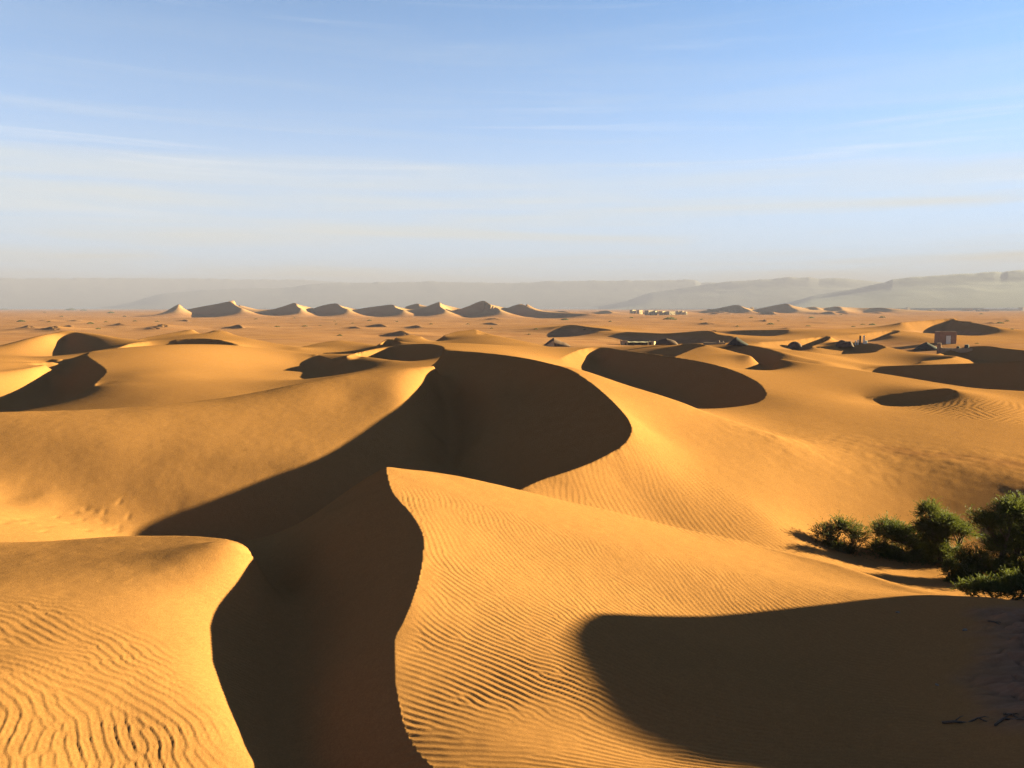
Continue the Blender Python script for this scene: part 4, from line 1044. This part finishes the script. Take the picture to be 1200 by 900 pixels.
def awning(label, px, base, wpx, top, depth=2.2):
    b, d = at_px(px, base); W = wpx * d / FOC; h = max(0.5, zat(top, d) - b[2])
    root = thing('awning', label, 'awning', b, FACE(px))
    MB().sheet(lambda u, v: ((u - .5) * W, (v - .5) * depth, h + 0.12 * v - 0.06 * math.sin(math.pi * u * 3) ** 2), 18, 6, 0.05).build('canopy', PALE_CLOTH, root)
    for x_ in (-.49, -.16, .16, .49):
        for y_ in (-.46, .46):
            MB().tube([(x_ * W, y_ * depth, -0.2), (x_ * W, y_ * depth, h + 0.05 * y_)], 0.04, 6).build('post', WOOD, root)
    MB().box((-W * .47, depth * .42, -.1), (W * .47, depth * .46, h * .9)).build('gap_shade', BLACK_CLOTH, root)  # black sheet put in for the shade under the canopy
    return root
awning('long low pale canvas awning with a dark gap beneath it', 747, 404.6, 25, 400.8)

def mud_house(label, px, base, wpx, top, mat, depth=0.8, door=None, windows=(), group=None, yaw=0.0, sink=0.3, cat='house', name='mud_house', parapet=0.25, min_h=2.2):
    b, d = at_px(px, base) if base < 1000 and group is None else (at(px, base), base)
    W = wpx * d / FOC; h = max(min_h, zat(top, d) - b[2]); D = W * depth
    root = thing(name, label, cat, b, FACE(px) + yaw, group)
    wl = MB(); wl.box((-W / 2, -D / 2, -sink - .5), (W / 2, D / 2, h), 0.012, 0.01); wl.build('wall', mat, root)
    rf = MB(); p = min(parapet, h * .12); t = 0.22 if W < 9 else 0.5
    e = 0.012 * W / 2 + 0.03
    for lo, hi in (((-W / 2 - .03 + e, -D / 2 - .03 + e), (W / 2 + .03 - e, -D / 2 + t)), ((-W / 2 - .03 + e, D / 2 - t), (W / 2 + .03 - e, D / 2 + .03 - e)),
                   ((-W / 2 - .03 + e, -D / 2 + t), (-W / 2 + t, D / 2 - t)), ((W / 2 - t, -D / 2 + t), (W / 2 + .03 - e, D / 2 - t))):
        rf.box((lo[0], lo[1], h + .003), (hi[0], hi[1], h + p))
    rf.build('parapet', mat, root)
    if door:
        x_, w_, hh, dm = door
        f = MB().box((x_ * W - w_ / 2 - .08, -D / 2 - .05, -.1), (x_ * W + w_ / 2 + .08, -D / 2 + .10, hh + .08)).build('door_frame', WOOD, root)
        dr = MB().box((x_ * W - w_ / 2, -D / 2 - .08, -.1), (x_ * W + w_ / 2, -D / 2 - .052, hh)).build('door', dm, root)
        MB().box((x_ * W + w_ / 2 - .14, -D / 2 - .12, hh * .47), (x_ * W + w_ / 2 - .08, -D / 2 - .082, hh * .53)).build('handle', DARK, dr)
    for x_, z_, w_, hh in windows:
        f = MB().box((x_ * W - w_ / 2 - .06, -D / 2 - .04, z_ * h - .06), (x_ * W + w_ / 2 + .06, -D / 2 + .08, z_ * h + hh + .06)).build('window', WOOD, root)
        MB().box((x_ * W - w_ / 2, -D / 2 - .06, z_ * h), (x_ * W + w_ / 2, -D / 2 - .042, z_ * h + hh)).build('pane', DARK, f)
    return root
mud_house('brown mud block house with a white door and flat roof', 1107.5, 402.4, 19, 389.6, MUD_BROWN, 0.7, (0.02, 1.05, 1.85, WHITE), (), None, 0.42)
mud_house('tiny pale mud hut at the left end of the canvas awning', 731.5, 404.2, 6.5, 399.6, MUD_PALE, 1.0, (0.1, 0.35, 0.6, DARK), (), None, 0.3, 0.3, 'hut', 'mud_hut', 0.1, 0.7)
mud_house('small pale mud hut between the canvas awning and the rounded tent', 764, 404.0, 7, 400.4, MUD_PALE, 0.9, (-0.15, 0.4, 0.6, DARK), (), None, -0.3, 0.3, 'hut', 'mud_hut', 0.1, 0.7)

def mud_wall(label, px, base, wpx, top, pillar=None, th=0.4):
    b, d = at_px(px, base); W = wpx * d / FOC; h = max(0.3, zat(top, d) - b[2])
    root = thing('mud_wall', label, 'wall', b, FACE(px)); mud_wall.top = b[2] + h * 0.9; mud_wall.d = d
    mb = MB(); n = 7
    for i in range(n):
        mb.box((-W / 2 + W * i / n, -th / 2, -.6), (-W / 2 + W * (i + 1) / n - 0.004, th / 2, h * random.uniform(.86, 1.0)), 0.0, 0.003)
    mb.build('wall', MUD_PALE, root)
    if pillar:
        s_, w_, t2 = pillar; hp = zat(t2, d) - b[2]
        MB().box((s_ * W / 2 - w_ / 2, -th / 2 - .12, -.6), (s_ * W / 2 + w_ / 2, th / 2 + .12, hp), 0.05, 0.01).build('pillar', MUD_BROWN, root)
    return root
mud_wall('low broken mud wall with one square brown pillar at its left end', 1119, 411.0, 35, 407.6, (-0.94, 0.62, 402.4))
mud_wall('low pale mud wall beside the black peaked tent, two jars on it', 837, 403.6, 25, 401.2)
CLAY = cloth('fired clay', (0.20, 0.12, 0.08))
def jar(label, px, d, r):
    d = mud_wall.d; b = at(px, d); top = mud_wall.top
    o = MB().lathe([(r * .55, 0), (r * .9, r * .5), (r, r * 1.1), (r * .75, r * 1.8), (r * .42, r * 2.1), (r * .5, r * 2.4)], 14).build('clay_jar', CLAY, None, True)
    o.location = (b[0], b[1], top); return tag(o, label, 'jar', 'clay jars on the low wall')
jar('larger clay jar on the low pale wall, farther from the tent', 842.5, 0, 0.17)
jar('smaller clay jar on the low pale wall, nearer the black tent', 847.5, 0, 0.13)
def post(label, px, bot, top, w_, mat, foot=False):
    b, d = at_px(px, bot); h = zat(top, d) - b[2]
    root = thing('post', label, 'post', b, FACE(px), 'posts standing by the camp')
    MB().box((-w_ / 2, -w_ / 2, -.5), (w_ / 2, w_ / 2, h), 0.12, 0.01).build('shaft', mat, root)
    MB().box((-w_ * .62, -w_ * .62, h + .003), (w_ * .62, w_ * .62, h + .09), 0.25).build('cap', mat, root)
    if foot: MB().box((w_ * .52, -.25, -.4), (w_ * .52 + .5, .25, .5), 0.2, 0.02).build('footing', mat, root)
    return root
post('short pale post nearest the long flat topped dark tent', 1002.5, 404.4, 400.0, 0.26, WHITE)
post('short pale post between the other short post and the black one', 1005.3, 404.2, 398.8, 0.28, WHITE)
post('tall black post rising between pale posts', 1007.8, 402.0, 393.8, 0.36, BLACK_CLOTH)
post('tall white post with a block at its foot', 1012.2, 403.0, 393.6, 0.30, WHITE, True)
post('thin dark post left of the tiny mud hut and the canvas awning', 727, 403.0, 398.6, 0.16, WOOD)
BARREL = cloth('dark barrel', (0.05, 0.045, 0.042))
def barrel(label, px, base, s_=1.0):
    b, d = at_px(px, base); root = thing('barrel', label, 'barrel', b, 0, 'dark barrels by the low wall')
    MB().lathe([(0.27 * s_, 0), (0.30 * s_, .25 * s_), (0.30 * s_, .6 * s_), (0.27 * s_, .85 * s_)], 14).build('drum', BARREL, root, True)
    MB().lathe([(0.29 * s_, .853 * s_), (0.29 * s_, .9 * s_)], 14).build('lid', WOOD, root)
    return root
barrel('smaller dark barrel standing in front of the low broken mud wall', 1122.5, 411.6, 0.85)
barrel('larger dark barrel near the right end of the low broken mud wall', 1132.5, 411.8, 1.15)

# ------------------------------------------------------------------ the far settlement
random.seed(21)
LIME = cloth('old limewash', (0.25, 0.17, 0.11), 0.1)
HAM = [(741, 368, 6, 363.6), (749, 368, 6, 363.9), (760, 369, 8, 364.4), (767, 369, 4, 364.8), (776, 369, 8, 365.2), (785, 369, 9, 365.4), (794, 368.5, 3, 365.0), (799, 368.5, 3, 365.0), (803, 368.5, 2.6, 365.6),
       (835, 366.6, 11, 364.2), (847, 367.2, 6, 364.8), (857.5, 367.4, 2.8, 363.8), (862, 367.4, 2.8, 364.0), (880, 367.0, 3, 364.4), (884.5, 367.2, 3, 364.2), (900, 366.8, 5, 364.2), (905, 366.6, 4, 364.4), (915, 367, 6, 364.8),
       (1062, 363.4, 4.5, 360.4), (1131, 364.6, 9, 361.8), (1144, 364.9, 4, 362.6), (1152, 364.9, 7, 362.6), (1090, 364.2, 7, 362.4), (1104, 364.4, 6, 362.4), (1178, 364.0, 8, 361.8), (1196, 363.6, 8, 360.4)]
for k, (px, by, wp, ty) in enumerate(HAM):
    d = min(3000, 10.0 / ((by - 361) / FOC))
    wall = (LIME, MUD_PALE, LIME)[k % 3]
    W = wp * d / FOC
    mud_house('tiny pale flat roofed building in the hazy settlement below the mountains', px, d, wp, ty, wall, random.uniform(.6, 1.0),
              (random.uniform(-.3, .3), 1.4, 2.3, DARK), [(-.3, .5, 1.1, 1.1), (.32, .5, 1.1, 1.1)] if wp > 5 else (), 'tiny buildings of the far settlement', random.uniform(.7, 1.0), 1.0, 'house', 'mud_house', 0.8, 3.0)

# ------------------------------------------------------------------ low shrubs out on the plain
def plain_shrub_mesh():
    rnd = random.Random(4); co, nf = [], 420
    for k in range(nf):
        a, r = rnd.uniform(0, 2 * math.pi), math.sqrt(rnd.random())
        hgt = 0.34 * (1 - r * r) * rnd.uniform(0.3, 1.1) + 0.02
        p = Vector((r * math.cos(a), 0.8 * r * math.sin(a), hgt))
        d = Vector([rnd.uniform(-1, 1), rnd.uniform(-1, 1), rnd.uniform(0, 1)]).normalized() * rnd.uniform(.05, .13)
        w_ = d.cross(Vector([rnd.uniform(-1, 1) for _ in range(3)])).normalized() * 0.05
        co += [p - w_, p + w_, p + d + w_ * .4, p + d - w_ * .4]
    me = bpy.data.meshes.new('low_shrub')
    me.vertices.add(nf * 4); me.vertices.foreach_set('co', np.array([tuple(v) for v in co], np.float32).ravel())
    me.loops.add(nf * 4); me.loops.foreach_set('vertex_index', np.arange(nf * 4, dtype=np.int32))
    me.polygons.add(nf); me.polygons.foreach_set('loop_start', np.arange(0, nf * 4, 4, dtype=np.int32))
    me.update(calc_edges=True); me.materials.append(LEAF_DRY.m); return me
lsm = plain_shrub_mesh(); proto = None
LOW = [(5, 363, 10), (52, 366, 5), (83, 363.6, 13), (98, 363.8, 8), (130, 367, 10), (106, 379.5, 9), (124, 377.5, 6), (115, 385.5, 7), (57, 377.5, 6), (25, 377, 10), (158, 376.6, 6), (184, 377, 5), (186, 381, 4), (72, 371, 5), (146, 371, 5),
       (357, 382.5, 7), (375, 381.5, 4), (394, 380, 4), (413, 379, 5), (433, 375.8, 6), (325, 383, 7), (398, 393.4, 8), (392, 376.6, 4), (300, 374, 5), (345, 373, 4), (465, 377, 4), (505, 380, 5), (548, 380, 6), (576, 385, 5), (628, 386, 6),
       (880, 372.4, 6), (903, 380.3, 9), (912, 376.2, 4), (947, 382.3, 7), (951, 372.8, 9), (1011, 380.4, 6), (1022, 381, 9), (1034, 372.2, 8), (864, 382.6, 5), (1000, 383, 5), (740, 372.6, 6), (785, 374.6, 16), (685, 386.6, 6), (822, 374.6, 5),
       (1180, 376.6, 6), (1172, 379, 9), (1145, 402.6, 5), (1186, 386, 5), (1090, 366.8, 5), (1150, 368.2, 5), (985, 369, 5), (662, 375, 12), (620, 392, 5), (715, 377, 5)]
for px, py, wp in LOW:
    c = on_ground(px, py, 60, 1500) if py > 367.6 else P(px, py, 9.6 / ((py - 361) / FOC))
    d = float(c[1]); z = ground_z(float(c[0]), d)
    if proto is None: o = proto = bpy.data.objects.new('low_shrub', lsm)
    else: o = proto.copy()
    COL.objects.link(o)
    s_ = 0.5 * wp * d / FOC
    o.location = (c[0], c[1], z - 0.03 * s_); o.scale = (s_, s_, s_ * random.uniform(.8, 1.2)); o.rotation_euler.z = random.uniform(0, 6.28)
    tag(o, 'low dark shrub like a flat speck on the open brown plain', 'shrub', 'low shrubs scattered over the plain')
